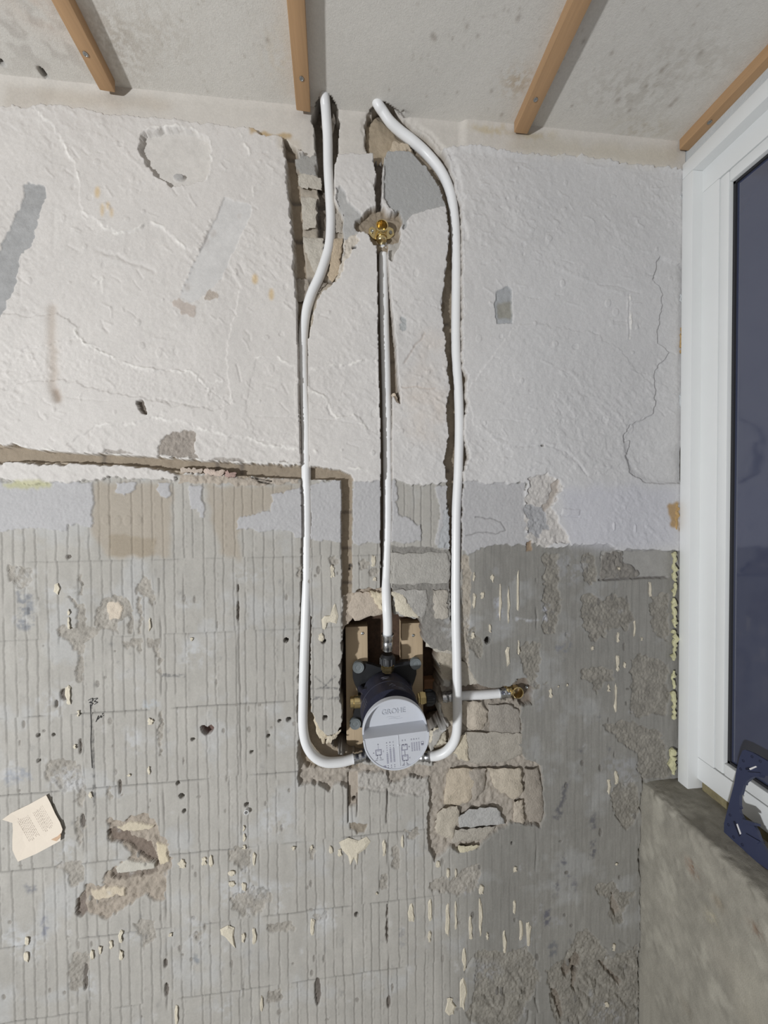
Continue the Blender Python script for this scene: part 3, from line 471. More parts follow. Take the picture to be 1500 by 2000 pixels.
# ------------------------------------------------------------------ wall mesh from the field
def grid_mesh(name, V, col, grit, m, keep=None, smooth=True):
    nz, nx, _ = V.shape; idx = np.arange(nz*nx).reshape(nz, nx)
    q = np.stack([idx[1:, :-1], idx[1:, 1:], idx[:-1, 1:], idx[:-1, :-1]], -1).reshape(-1, 4)
    if keep is not None: q = q[keep.reshape(-1)]
    me = bpy.data.meshes.new(name); nf = len(q)
    me.vertices.add(nz*nx); me.vertices.foreach_set('co', V.reshape(-1).astype(np.float32))
    me.loops.add(nf*4); me.loops.foreach_set('vertex_index', q.reshape(-1).astype(np.int32))
    me.polygons.add(nf); me.polygons.foreach_set('loop_start', np.arange(nf, dtype=np.int32)*4)
    me.polygons.foreach_set('use_smooth', np.ones(nf, bool))
    me.update(calc_edges=True)
    a = me.attributes.new('Col', 'FLOAT_COLOR', 'POINT'); c4 = np.ones((nz*nx, 4), np.float32); c4[:, :3] = np.clip(col.reshape(-1, 3), .004, 1); a.data.foreach_set('color', c4.reshape(-1))
    g = me.attributes.new('grit', 'FLOAT', 'POINT'); g.data.foreach_set('value', grit.reshape(-1).astype(np.float32))
    return link(name, me, m)
M_WALL = mat('masonry_surface', (200, 200, 200), .93, var=.07, vscale=260, bump=.55, bscale=520, attr=True, spec=.2)
# apron rows/columns carry the wall on past the frame
ml = np.arange(240, 0, -5); mb_ = np.arange(NZ-6, NZ-160, -5)      # coarser courses of the same wall beyond the frame
ex = np.concatenate([[-1.6], XL-ml*CELL, gx]); ez = np.concatenate([gz, ZB-(NZ-1-mb_)*CELL, [0.0]])
def apron(A):
    A = np.concatenate([A[:, ml], A], 1); A = np.concatenate([A[:, :1], A], 1); A = np.concatenate([A, A[mb_]], 0); return np.concatenate([A, A[-1:]], 0)
Hx = apron(H); Cx = apron(COL); Gx = apron(G); Hx[NZ:] = np.where(Hx[NZ:] < -40, -6, Hx[NZ:])
AX, AZ = np.meshgrid(ex, ez); V = np.stack([AX, -Hx/1000.0, AZ], -1)
deep = Hx < -70; keep = ~(deep[1:, :-1] & deep[1:, 1:] & deep[:-1, 1:] & deep[:-1, :-1])
wall = grid_mesh('wall_back', V, Cx, Gx, M_WALL, keep); wall['kind'] = 'structure'; wall['label'] = 'stripped wall of flaking plaster above ribbed grey tile adhesive, cut by pipe chases'
def hgt(px, py):
    j, i = gpt((px, py)); return float(H[int(np.clip(i, 0, NZ-1)), int(np.clip(j, 0, NX-1))])

# ------------------------------------------------------------------ ceiling
ZCE = ZCEIL-0.0005
cx = np.arange(-.76, .80, .0024); cy = np.concatenate([np.arange(.034, -.27, -.0024), [-.6, -1.2, -3.0]])
CXm, CYm = np.meshgrid(cx*1000, cy*1000); ch = .5*fbm(CXm, CYm, 90, 500)+.12*fbm(CXm, CYm, 8, 501)
ccol = np.ones(CXm.shape+(3,))*lin((214, 211, 205))*(1+.03*fbm(CXm, CYm, 120, 502))[..., None]
def cpix(px, py):
    q = PZ(px, py, ZCE); return q.x*1000, q.y*1000
def cspot(px, py, rx, ry, c, al, brk=0, ns=10, dep=0):
    a, b = cpix(px, py); d = ((CXm-a)/rx)**2+((CYm-b)/ry)**2; g = np.exp(-d*.9)
    if brk: g = g*np.clip(.5+brk*fbm(CXm, CYm, ns, int(px*7+py) % 997), 0, 1)
    g = g*(1 if dep else .62)
    ccol[:] = ccol*(1-(g*al)[..., None])+lin(c)*(g*al)[..., None]
    if dep: ch[:] += dep*np.clip(g*2-.6, 0, 1)
cspot(60, 60, 110, 60, (172, 166, 160), .85, 1.6, 16); cspot(90, 20, 50, 30, (206, 180, 160), .6, 1, 30)
cspot(230, 80, 40, 50, (150, 136, 118), .6, 2.2, 5); cspot(300, 60, 60, 40, (166, 154, 136), .4, 2, 6); cspot(1010, 160, 26, 22, (168, 140, 96), .8, 2, 6); cspot(1230, 180, 90, 40, (150, 142, 128), .5, 2.4, 8); cspot(1260, 250, 60, 20, (170, 158, 132), .6, 1.5, 9); cspot(1350, 120, 100, 40, (160, 150, 136), .4, 2.2, 9); cspot(545, 110, 30, 40, (206, 192, 168), .5, 1)
for px, py, r in ((845, 70, 4), (850, 75, 3), (912, 52, 3), (884, 75, 2), (960, 178, 3), (980, 224, 3), (933, 70, 2.4), (760, 175, 2), (522, 78, 3), (1293, 137, 4), (1368, 104, 5), (1207, 196, 5), (1262, 168, 3), (1320, 195, 4), (1117, 207, 2.5), (893, 180, 2), (1012, 35, 4), (1140, 80, 3), (1310, 205, 4), (1195, 103, 3), (1230, 215, 3)): cspot(px, py, r, r*1.2, (120, 104, 88), .7)
rr = np.random.RandomState(8)
for _ in range(230):
    px = rr.uniform(180, 520) if rr.rand() < .5 else rr.uniform(800, 1480); py = rr.uniform(0, 250); cspot(px, py, rr.uniform(.8, 2.2), rr.uniform(1, 3), (132, 118, 100), rr.uniform(.2, .6))
cspot(85, 143, 5, 9, (52, 46, 42), 1, 0, 9, 14); cspot(0, 120, 5, 6, (52, 46, 42), 1, 0, 9, 14)
def inpoly(pts):
    q = np.array([cpix(*p) for p in pts]); ins = np.zeros(CXm.shape, bool)
    for (x0, y0), (x1, y1) in zip(q, np.roll(q, -1, 0)):
        if y0 != y1: ins ^= ((CYm >= min(y0, y1)) & (CYm < max(y0, y1)) & (CXm < x0+(x1-x0)*(CYm-y0)/(y1-y0)))
    return ins
OPEN = inpoly([(606, 236), (617, 200), (624, 188), (632, 183), (642, 183), (650, 190), (657, 203), (661, 240)]) | inpoly([(712, 240), (722, 212), (733, 202), (741, 196), (750, 196), (765, 205), (786, 222), (800, 250)])
cspot(785, 218, 14, 4, (170, 166, 162), .8, 1, 6, 3)
ccol[OPEN] = lin((120, 112, 104))
CV = np.stack([CXm/1000, CYm/1000, ZCE+ch/1000], -1)[:, ::-1]
of = OPEN[:, ::-1]; ckeep = ~(of[1:, :-1] & of[1:, 1:] & of[:-1, 1:] & of[:-1, :-1])
ceil = grid_mesh('ceiling', CV, ccol[:, ::-1], np.full(CXm.shape, .5)[:, ::-1], M_WALL, ckeep); ceil['kind'] = 'structure'; ceil['label'] = 'off-white ceiling speckled with mould'

slab = MB().box((-3.5, -4.0, ZT-.002), (1.2, .3, ZT+.06)).build('ceiling_light_block', mat('light_block_grey', (120, 114, 106), .9)); slab['kind'] = 'structure'; slab['label'] = 'unseen slab added above the ceiling skin to keep light out'  # unseen, added to stop light leaking down through the ceiling openings
core = MB().box((-3.5, .098, 0), (1.2, .16, ZT+.05)).build('wall_back_light_block', mat('light_block_brown', (112, 102, 90), .9)); core['kind'] = 'structure'; core['label'] = 'unseen block added behind the wall face to keep light out'  # unseen, added so no light leaks in behind the valve opening
# ------------------------------------------------------------------ right wall below the window, with its sill
XW = P(1258, 1560).x; ZS = P(1262, 1530).z; XWIN = 0.753
s1 = np.arange(0.0, ZS, .0032)[::-1]
prof = [(XW, z) for z in np.concatenate([[0.0, .25], np.arange(CZ-1.12, ZS-.012, .0032)])]+[(XW+.012*(1-math.cos(t)), ZS-.012+.012*math.sin(t)) for t in np.linspace(.25, math.pi/2, 6)]+[(x, ZS) for x in np.arange(XW+.015, .83, .0032)]
ys = np.concatenate([np.arange(.03, -.34, -.0032), [-.6, -1.2]])
PRX = np.array([p[0] for p in prof]); PRZ = np.array([p[1] for p in prof]); tx = np.gradient(PRX); tz = np.gradient(PRZ); ln = np.hypot(tx, tz)+1e-9; nx_, nz_ = -tz/ln, tx/ln
S_ = np.cumsum(np.hypot(np.diff(PRX, prepend=PRX[0]), np.diff(PRZ, prepend=PRZ[0])))*1000; k0 = S_[np.argmin(np.abs(PRZ-ZS+.006))]
SM, YM = np.meshgrid(S_-k0, ys*1000, indexing='ij')
d = .9*fbm(SM, YM, 120, 601)+.3*fbm(SM, YM, 12, 602)+.25*fbm(SM*.4, YM, 9, 606); edge = np.exp(-(SM/22)**2); d += edge*(4.2*fbm(SM, YM, 30, 603)+1.6*fbm(SM, YM, 9, 604)-2.0)
rcol = np.ones(SM.shape+(3,))*lin((150, 146, 136))*(1+.13*fbm(SM*.5, YM, 60, 610)+.09*fbm(SM, YM, 14, 611)+.08*fbm(SM*.3, YM, 7, 612))[..., None]
_sc = np.clip(fbm(SM*.7, YM, 35, 615, 4)*2-.6, 0, 1)[..., None]*.6; rcol = rcol*(1-_sc)+lin((178, 174, 162))*_sc; d -= .8*np.clip(fbm(SM, YM, 9, 616)*2.5-1.1, 0, 1)
def rspot(px, py, r, c, al, dep, brk=0):
    q = PX(px, py, XW) if py > 1532+(px-1267)*.9 else PZ(px, py, ZS); s = (q.z-ZS)*1000 if abs(q.x-XW) < 1e-6 else (q.x-XW)*1000
    g = np.exp(-((SM-s)**2+(YM-q.y*1000)**2)/r**2)
    if brk: g = g*np.clip(.5+brk*fbm(SM, YM, 5, 620+px % 90), 0, 1)
    rcol[:] = rcol*(1-(g*al)[..., None])+lin(c)*(g*al)[..., None]; d[:] += dep*g*(1+.8*fbm(SM, YM, 4, 640))
for a in ((1352, 1690, 12, (132, 100, 78), .9, -3.5, 1.5), (1400, 1755, 11, (142, 132, 116), .7, -3), (1388, 1785, 13, (176, 168, 146), .7, -2.5, 1), (1475, 1810, 10, (120, 96, 78), .8, -3, 1.5), (1338, 1960, 14, (140, 134, 122), .6, -2.5), (1470, 1920, 40, (170, 165, 152), .5, 0), (1420, 1880, 30, (168, 162, 150), .4, 0), (1330, 1575, 20, (176, 172, 162), .4, -1), (1470, 1990, 30, (172, 166, 152), .5, -.5)): rspot(*a)
RV = np.stack([PRX[:, None]+nx_[:, None]*d/1000, np.broadcast_to(ys[None, :], SM.shape), PRZ[:, None]+nz_[:, None]*d/1000], -1)
rw = grid_mesh('wall_right', RV[:, ::-1][::-1], rcol[:, ::-1][::-1], np.full(SM.shape, .7), M_WALL); rw['kind'] = 'structure'; rw['label'] = 'grey cement-rendered wall and ledge under the window'
# ------------------------------------------------------------------ window
M_PVC = mat('white_pvc', (226, 228, 228), .32, var=.015, vscale=12)
M_GLASS = bpy.data.materials.new('window_glass'); M_GLASS.use_nodes = True
_b = M_GLASS.node_tree.nodes['Principled BSDF']; _b.inputs['Base Color'].default_value = L4((60, 66, 90)); _b.inputs['Roughness'].default_value = .07; _b.inputs['IOR'].default_value = 2.3
_nz = M_GLASS.node_tree.nodes.new('ShaderNodeTexNoise'); _nz.inputs['Scale'].default_value = 5; _mr = M_GLASS.node_tree.nodes.new('ShaderNodeMapRange'); _mr.inputs[3].default_value = .05; _mr.inputs[4].default_value = .16
M_GLASS.node_tree.links.new(_nz.outputs[0], _mr.inputs[0]); M_GLASS.node_tree.links.new(_mr.outputs[0], _b.inputs['Roughness'])
M_GASK = mat('black_gasket', (38, 38, 42), .6)
XF = .7775; Z_T = PX(1337, 318, XWIN).z; HL = Z_T-PX(1338, 346, XWIN).z; Z_B = ZS-.0005; YF = -1.15
GT = PX(1435, 345, XF).z-CZ; GB = PX(1413, 1491, XF).z-CZ; RB_ = PX(1365, 1523, XF).z-CZ; BT = GT+.024; BB = GB-.025
win = thing('window_1', (XWIN, 0, Z_B), 'white plastic window with dark glass', 'window'); del win['category']; win['kind'] = 'structure'
MB().box((XWIN, -.026, Z_B), (XWIN+.06, -.0015, Z_T-HL), .002).build('frame_post', M_PVC, win, True)
MB().box((XWIN, YF, Z_T-HL), (XWIN+.06, -.0015, Z_T), .002).build('frame_head', M_PVC, win, True)
MB().box((XF, -.060, CZ+BB-.0008), (XF+.06, -.0238, CZ+BT+.0004), .002).build('sash_stile', M_PVC, win, True)
MB().box((XF, YF, CZ+BT+.0006), (XF+.06, -.0238, Z_T-HL+.001), .002).build('sash_rail', M_PVC, win, True)
MB().box((XF, YF, CZ+RB_), (XF+.06, -.0238, CZ+BB-.001), .002).build('sash_rail', M_PVC, win, True)
MB().box((XF+.0015, -.079, CZ+BB), (XF+.05, -.0605, CZ+BT-.0004), .004).build('glazing_bead', M_PVC, win, True)
MB().box((XF+.0015, YF, CZ+GT), (XF+.05, -.0788, CZ+BT-.0002), .004).build('glazing_bead', M_PVC, win, True)
MB().box((XF+.0015, YF, CZ+BB-.0005), (XF+.05, -.0788, CZ+GB), .004).build('glazing_bead', M_PVC, win, True)
MB().box((XF+.011, YF, CZ+GT-.005), (XF+.0165, -.079, CZ+GT+.001)).build('gasket', M_GASK, win); MB().box((XF+.011, YF, CZ+GB), (XF+.0165, -.079, CZ+GB+.005)).build('gasket', M_GASK, win)
MB().box((XF+.0155, YF, CZ+GB+.001), (XF+.022, -.0835, CZ+GT-.005)).build('glass_pane', M_GLASS, win)
MB().box((XF+.011, -.0835, CZ+GB), (XF+.0165, -.079, CZ+GT+.001)).build('gasket', M_GASK, win)
M_LEDGE = mat('pale_plaster', (192, 196, 198), .8, var=.08, vscale=30, bump=.4)
o = MB().box((XWIN+.012, -1.2, Z_T-.004), (XWIN+.09, .03, ZCEIL+.01)).build('wall_right', M_LEDGE); o.name = 'wall_right_lintel'; o['kind'] = 'structure'; o['label'] = 'narrow strip of pale plaster between window head and ceiling'
# foam and packing
M_FOAM = mat('old_foam', (196, 193, 156), .9, var=.2, vscale=120, bump=1, bscale=300); M_FOAMB = mat('brown_foam', (176, 146, 100), .9, var=.25, vscale=90, bump=1, bscale=200)
def lump(y0, y1, x, r, m, seed, parent):
    rr = np.random.RandomState(seed); n = max(5, int((y1-y0)/4)); pts = [P(x-(y-1000)*.004+rr.randn()*1.5, y, .001) for y in np.linspace(y0, y1, n)]
    rd = rr.uniform(.3, 1.05, n)*r; rd[0] = rd[-1] = r*.4
    MB().tube(pts, lambda t: float(np.interp(t, np.linspace(0, 1, n), rd)), 7).build('foam_bead', m, parent, True)
seal = thing('trim_1', P(1318, 1500), 'crumbling yellow-green foam seal in the gap beside the window post', 'trim'); del seal['category']; seal['kind'] = 'structure'
for a in ((1078, 1135, 1318, .006), (1138, 1165, 1319, .005), (1168, 1225, 1318, .0055), (1230, 1290, 1318, .006), (1310, 1345, 1317, .005), (1350, 1405, 1318, .006), (1462, 1512, 1315, .008)): lump(*a, M_FOAM, int(a[0]), seal)
lump(985, 1034, 1321, .006, M_FOAMB, 5, seal)
for i, (y0, y1) in enumerate(((575, 590), (640, 690), (768, 800), (375, 392))): lump(y0, y1, 1329, .0035, M_FOAMB if i == 1 else M_LEDGE, 50+i, seal)
M_PACK = mat('olive_packing', (128, 119, 90), .85, var=.3, vscale=60, bump=.8, bscale=120)
pk = MB().box((XF+.006, YF, ZS-.002), (XF+.05, -.030, CZ+RB_+.001), .002).build('trim_2', M_PACK); pk['kind'] = 'structure'; pk['label'] = 'olive foam packing strip under the window frame'

# ------------------------------------------------------------------ bricks and flakes (parts of the wall)
M_BRK = {}
def chunk(name, out, depth, thick, bulge, col, seed, parent=wall, rag=2.6, tilt=(0, 0), n=34, rough=1.0):
    rr = np.random.RandomState(seed); p = np.array(out, float); seg = np.roll(p, -1, 0)-p; L = np.hypot(*seg.T); t = np.linspace(0, L.sum(), n, endpoint=False); cs = np.concatenate([[0], np.cumsum(L)])
    q = []
    for v in t:
        k = min(np.searchsorted(cs, v, 'right')-1, len(p)-1); q.append(p[k]+seg[k]*(v-cs[k])/L[k])
    q = np.array(q)+rr.randn(n, 2)*rag*.5; c = q.mean(0); Y0 = depth/1000.0
    hs = lambda p: float(fbm(np.array([p[0]]), np.array([p[1]]), 15.0, seed, 3)[0])
    def ring(sc, y, nz):
        o = []
        for a in q:
            p = c+(a-c)*sc; o.append(P(*p, Y0+y/1000-nz*hs(p)/1000))
        return o
    nzm = rough*(1.2+.22*bulge); R = [ring(1, thick, 0), ring(1.0, 1.2, .3*nzm)]+[ring(sc, -.75*bulge*(1-sc*sc)**.6-.2, nzm) for sc in (.965, .88, .74, .58, .4, .22, .08)]
    mb = MB(); mb.rings(R, True, True)
    key = col
    if key not in M_BRK: M_BRK[key] = mat('stone_%d' % len(M_BRK), col, .92, var=.14, vscale=90, bump=.9, bscale=260, spec=.2)
    return mb.build(name, M_BRK[key], parent, True, .9)
SAND = (188, 182, 171); GREY = (170, 167, 162); CREAM = (208, 200, 182); DUST = (174, 167, 157); TAUPE = (160, 152, 142)
for i, (q, dep, b, c, tl) in enumerate((
    ([(583, 342), (600, 334), (612, 336), (628, 350), (628, 372), (583, 366)], 10, 2, SAND, (0, 0)),
    ([(588, 384), (617, 386), (617, 446), (591, 449)], 12, 1.5, SAND, (0, 0)),
    ([(592, 462), (632, 466), (634, 500), (626, 522), (616, 540), (606, 515), (596, 495)], 12, 3, SAND, (0, 0)),
    ([(652, 466), (669, 466), (662, 535), (648, 552), (640, 545)], 10, 2, (186, 170, 148), (0, 0)),
    ([(656, 408), (668, 424), (669, 455), (654, 456)], 14, 2, DUST, (0, 0)),
    ([(577, 545), (602, 545), (600, 590), (582, 590)], 21, 1, TAUPE, (0, 0)),
    ([(610, 548), (640, 552), (620, 575), (608, 590)], 16, 2, TAUPE, (0, 0)),
    ([(766, 1079), (830, 1080), (874, 1078), (880, 1100), (878, 1139), (830, 1141), (764, 1141)], 6.5, .8, (172, 169, 163), (0, 0)),
    ([(766, 1153), (780, 1151), (832, 1153), (835, 1176), (832, 1202), (824, 1208), (800, 1204), (782, 1203), (772, 1190)], 7, 2, GREY, (0, 0)),
    ([(765, 1154), (781, 1152), (792, 1172), (808, 1190), (818, 1206), (785, 1203), (772, 1188)], 7.5, 4, CREAM, (0, 0)),
    ([(845, 1152), (874, 1152), (876, 1205), (868, 1212), (850, 1208), (847, 1182)], 6, 3, (178, 172, 162), (0, 0)),
    ([(829, 1227), (884, 1224), (884, 1277), (850, 1272), (832, 1262)], 14, 3, SAND, (0, 0)),
    ([(905, 1228), (914, 1226), (918, 1270), (912, 1282), (904, 1280)], 9, 2, DUST, (0, 0)),
    ([(858, 1284), (884, 1281), (892, 1300), (886, 1332), (868, 1326), (858, 1312)], 24, 4, DUST, (0, 0)),
    ([(892, 1288), (908, 1292), (934, 1336), (900, 1340), (890, 1320)], 13, 2, SAND, (.1, 0)),
    ([(860, 1336), (884, 1332), (886, 1350), (861, 1352)], 24, 2, TAUPE, (0, 0)),
    ([(856, 1372), (872, 1366), (897, 1370), (897, 1425), (884, 1418), (870, 1400), (860, 1385)], 12, 5, (192, 182, 166), (0, 0)),
    ([(902, 1370), (940, 1370), (951, 1386), (950, 1410), (940, 1425), (918, 1426), (902, 1410)], 8, 9, (188, 178, 164), (0, 0)),
    ([(954, 1376), (990, 1374), (1014, 1384), (1018, 1430), (990, 1438), (954, 1428)], 9, 4, (158, 152, 144), (0, 0)),
    ([(886, 1474), (897, 1440), (910, 1430), (1020, 1430), (1022, 1474), (985, 1488), (930, 1492), (905, 1488)], 7, 3, (170, 164, 154), (0, 0)),
    ([(886, 1472), (898, 1440), (912, 1432), (916, 1488), (902, 1486)], 6, 3, (200, 190, 170), (0, 0)),
    ([(838, 1428), (856, 1420), (870, 1430), (874, 1450), (852, 1458), (838, 1446)], 16, 6, CREAM, (0, 0)),
    ([(876, 1500), (905, 1498), (930, 1504), (934, 1530), (915, 1570), (866, 1572), (870, 1535)], 9, 5, (190, 178, 160), (0, 0)),
    ([(912, 1502), (950, 1500), (948, 1540), (925, 1566), (918, 1545)], 9, 6, (168, 160, 150), (0, 0)),
    ([(953, 1500), (1018, 1500), (1022, 1550), (1004, 1562), (965, 1540)], 8, 6, (192, 182, 166), (0, 0)),
    ([(895, 1598), (914, 1580), (970, 1576), (988, 1610), (896, 1616)], 6, .6, (178, 177, 175), (0, 0)),
    ([(848, 1604), (862, 1578), (894, 1574), (900, 1596), (882, 1640), (852, 1626)], 8, 5, (186, 178, 164), (0, 0)),
    ([(882, 1620), (968, 1614), (950, 1638), (882, 1646)], 8, 2, (172, 166, 156), (0, 0)),
    ([(1002, 1566), (1020, 1562), (1026, 1608), (1003, 1610)], 10, 5, (184, 174, 160), (0, 0)),
    ([(1024, 1500), (1050, 1500), (1062, 1560), (1058, 1606), (1030, 1606), (1024, 1550)], 8, 5, (156, 148, 138), (0, 0)),
    ([(893, 1652), (935, 1650), (918, 1678), (908, 1682)], 8, 3, (206, 198, 174), (0, 0)),
    ([(690, 1157), (725, 1154), (745, 1160), (748, 1200), (715, 1206), (693, 1212), (682, 1200), (682, 1180)], 16, 6, (184, 172, 158), (0, 0)),
    ([(722, 1154), (746, 1156), (748, 1196), (735, 1180)], 10, 4, (208, 196, 172), (0, 0)),
    ([(398, 916), (420, 917), (437, 920), (435, 930), (399, 927)], 4, 2.5, (196, 180, 168), (0, 0)),
    ([(440, 921), (461, 923), (459, 932), (438, 931)], 4, 3, (170, 146, 138), (0, 0)),
    ([(352, 914), (396, 916), (395, 925), (352, 921)], 6, 2, (188, 176, 164), (0, 0)),
    ([(606, 1378), (612, 1384), (636, 1440), (632, 1456), (622, 1440)], 10, 3, (206, 194, 172), (0, 0)),
    ([(634, 1440), (660, 1432), (666, 1424), (658, 1440), (640, 1452)], 6, 3, (200, 190, 172), (0, 0)),
    )):
    chunk('brick', q, dep, 22 if dep > 8 else 14, b, c, 200+i, tilt=tl)
M_FLK = mat('cream_mortar', (210, 202, 184), .9, var=.08, vscale=120, bump=.6, bscale=300, spec=.2)
FL = ((111, 1150, 13, 20), (134, 1196, 5, 12), (134, 1217, 8, 24), (292, 1220, 5, 26), (294, 1409, 14, 12), (374, 1249, 6, 8), (133, 1358, 11, 38), (153, 1393, 6, 12), (146, 1459, 5, 10), (291, 1505, 7, 16), (252, 1514, 6, 7), (177, 1553, 7, 13), (52, 1838, 9, 18), (52, 1868, 10, 22), (180, 1865, 8, 20), (196, 1856, 7, 16), (217, 1845, 8, 18), (236, 1828, 9, 28), (236, 1866, 8, 22), (333, 1826, 10, 8), (345, 1984, 8, 40), (356, 1687, 16, 18), (398, 1682, 10, 18), (412, 1682, 8, 24), (477, 1655, 8, 9), (477, 1636, 6, 16), (476, 1618, 5, 12), (453, 1705, 14, 11), (453, 1727, 14, 12), (477, 1732, 9, 18), (496, 1678, 8, 26), (475, 1832, 7, 20), (496, 1828, 9, 36),
      (610, 1810, 8, 36), (803, 1783, 14, 38), (646, 1660, 8, 16), (664, 1666, 9, 16), (750, 1657, 8, 34), (786, 1644, 6, 26), (840, 1778, 8, 42), (839, 1830, 6, 22), (874, 1795, 8, 68), (890, 1788, 5, 56), (919, 1812, 6, 50), (938, 1790, 9, 78), (940, 1738, 9, 20), (985, 1840, 8, 44), (952, 1828, 5, 16), (856, 1688, 9, 14), (875, 1705, 5, 20), (890, 1706, 4, 20), (907, 1875, 7, 46), (904, 1940, 14, 66), (880, 1966, 18, 34), (511, 1960, 5, 30), (609, 1655, 6, 9), (573, 1657, 6, 9),
      (649, 1116, 10, 25), (729, 1096, 9, 22), (732, 1131, 7, 8), (628, 1246, 10, 14), (1012, 1155, 6, 80), (926, 1173, 7, 30), (942, 1163, 7, 14), (977, 1178, 6, 72), (993, 1182, 6, 74), (926, 1126, 4, 18), (962, 1130, 7, 16), (1270, 1151, 8, 31), (1239, 1228, 6, 32), (1207, 1246, 6, 21), (1157, 1266, 7, 8), (1206, 1295, 9, 34), (1220, 1299, 6, 12), (1253, 1248, 5, 8), (1203, 1363, 7, 56), (1189, 1344, 6, 16), (1076, 1354, 9, 21), (1108, 1338, 5, 6), (1091, 1342, 4, 5), (989, 1441, 6, 28), (924, 1240, 9, 14), (957, 1228, 5, 16), (992, 1283, 9, 40), (1013, 1265, 4, 30), (1204, 1519, 8, 27), (1190, 1536, 8, 32), (1256, 1592, 3, 9), (1006, 1698, 9, 13), (1004, 1771, 6, 28), (1017, 1816, 7, 42), (1032, 1825, 10, 50), (1199, 1850, 7, 17), (1185, 1962, 8, 12), (1204, 1688, 6, 6), (1208, 1110, 6, 6), (735, 1745, 4, 5))
def flake(pts, seed, t=2.2):
    rr = np.random.RandomState(seed); pts = np.array(pts, float); c = pts.mean(0); y = -hgt(*c)/1000
    mb = MB(); mb.rings([[P(*p, y+.003) for p in pts], [P(*p, y-.0006) for p in pts], [P(*(c+(p-c)*.72), y-(t+rr.rand()*.8)/1000) for p in pts]], False, True)
    return mb.build('mortar_flake', M_FLK, wall, False)
for i, (x, y, wd, h) in enumerate(FL):
    rr = np.random.RandomState(400+i); n = 14; pts = []
    for k in range(n):
        a = 2*math.pi*k/n; e = .8; ca, sa = math.cos(a), math.sin(a)
        pts.append((x+math.copysign(abs(ca)**e, ca)*wd/2*rr.uniform(.5, 1.25)+rr.randn()*.7, y+math.copysign(abs(sa)**.6, sa)*h/2*rr.uniform(.85, 1.08)+rr.randn()*.6))
    flake(pts, i)
flake([(645, 1202), (651, 1183), (655, 1179), (658, 1192), (661, 1203), (657, 1218), (645, 1215), (636, 1218), (634, 1230), (630, 1228), (628, 1210), (634, 1203)], 900)
flake([(622, 1240), (629, 1236), (634, 1248), (631, 1252), (624, 1246)], 901)
flake([(662, 1645), (680, 1636), (700, 1642), (716, 1634), (724, 1644), (714, 1658), (700, 1668), (698, 1690), (692, 1676), (684, 1690), (680, 1672), (668, 1660)], 902)
flake([(430, 1815), (445, 1807), (458, 1812), (456, 1828), (460, 1852), (452, 1845), (440, 1830), (432, 1826)], 903)
# pencil figures on the left
M_INK = mat('pencil', (52, 52, 54), .8)
def scrib(pts, r=.0006):
    MB().tube([P(a, b, -hgt(a, b)/1000-.001) for a, b in [tuple(v) for v in spline(pts, 5)]], r, 5).build('pencil_mark', M_INK, wall)
scrib([(172, 1368), (180, 1364), (180, 1370), (174, 1372), (181, 1374), (176, 1380)]); scrib([(180, 1366), (190, 1364), (184, 1370), (190, 1372), (184, 1376)])
scrib([(187, 1410), (192, 1398), (190, 1406), (200, 1394), (197, 1402), (203, 1396)]); scrib([(176, 1376), (178, 1420), (177, 1450), (180, 1500)], .0005)

# ------------------------------------------------------------------ opening: board, posts
M_WOOD = mat('planed_spruce', (184, 164, 136), .7, var=.14, vscale=55, grain=(1, 1, .05), bump=.3, bscale=200)
M_WARM = mat('orange_pine', (180, 145, 108), .62, var=.22, vscale=45, grain=(1, .05, 1), bump=.25, bscale=120)
M_DARKB = mat('brown_board', (74, 56, 43), .85, var=.5, vscale=70, bump=.9, bscale=90)
M_ZINC = mat('zinc', (170, 172, 172), .35, 1.0); M_RECESS = mat('screw_recess', (50, 50, 52), .7)
def screw(name, p, nrm, r, parent, m=None):
    nrm = Vector(nrm).normalized(); mb = MB(); mb.lathe(p, nrm, [(-.003, r*.5), (.0003, r), (.0012, r*.95), (.0016, r*.6), (.0008, r*.42), (.0004, r*.1)], 14)
    return mb.build(name, m or M_ZINC, parent, True)
bd = MB().box(tuple(P(640, 1520, .085)), tuple(P(925, 1170, .097)), .001).build('backing_board', M_DARKB); tag(bd, 'dark brown wooden board at the back of the valve opening', 'board')
def post(x0, x1, y0, y1, label, sc):
    a = P(x0, y1, .047); b = P(x1, y0, .047); t = thing('mounting_post', (a.x, .047, a.z), label, 'wooden post', 'posts carrying the shower valve')
    MB().box((a.x, .047, a.z), (b.x, .0845, b.z), .0025).build('timber', M_WOOD, t, True)
    for s in sc: screw('screw', P(*s, .0465), (0, -1, 0), .0032, t)
post(677, 718, 1223, 1482, 'pale wooden post behind the valve, left of the middle pipe', ((708, 1237),))
post(786, 826, 1216, 1478, 'pale wooden post behind the valve, right of the middle pipe', ((807, 1241),))
a = P(828, 1362, .062); b = P(862, 1326, .062)
blk = MB().box((a.x, .062, a.z), (b.x+.05, .084, b.z), .003).build('timber_block', mat('reddish_timber', (122, 88, 62), .75, var=.25, vscale=60, grain=(.1, 1, 1))); tag(blk, 'reddish brown timber block in the opening right of the valve', 'wood block')

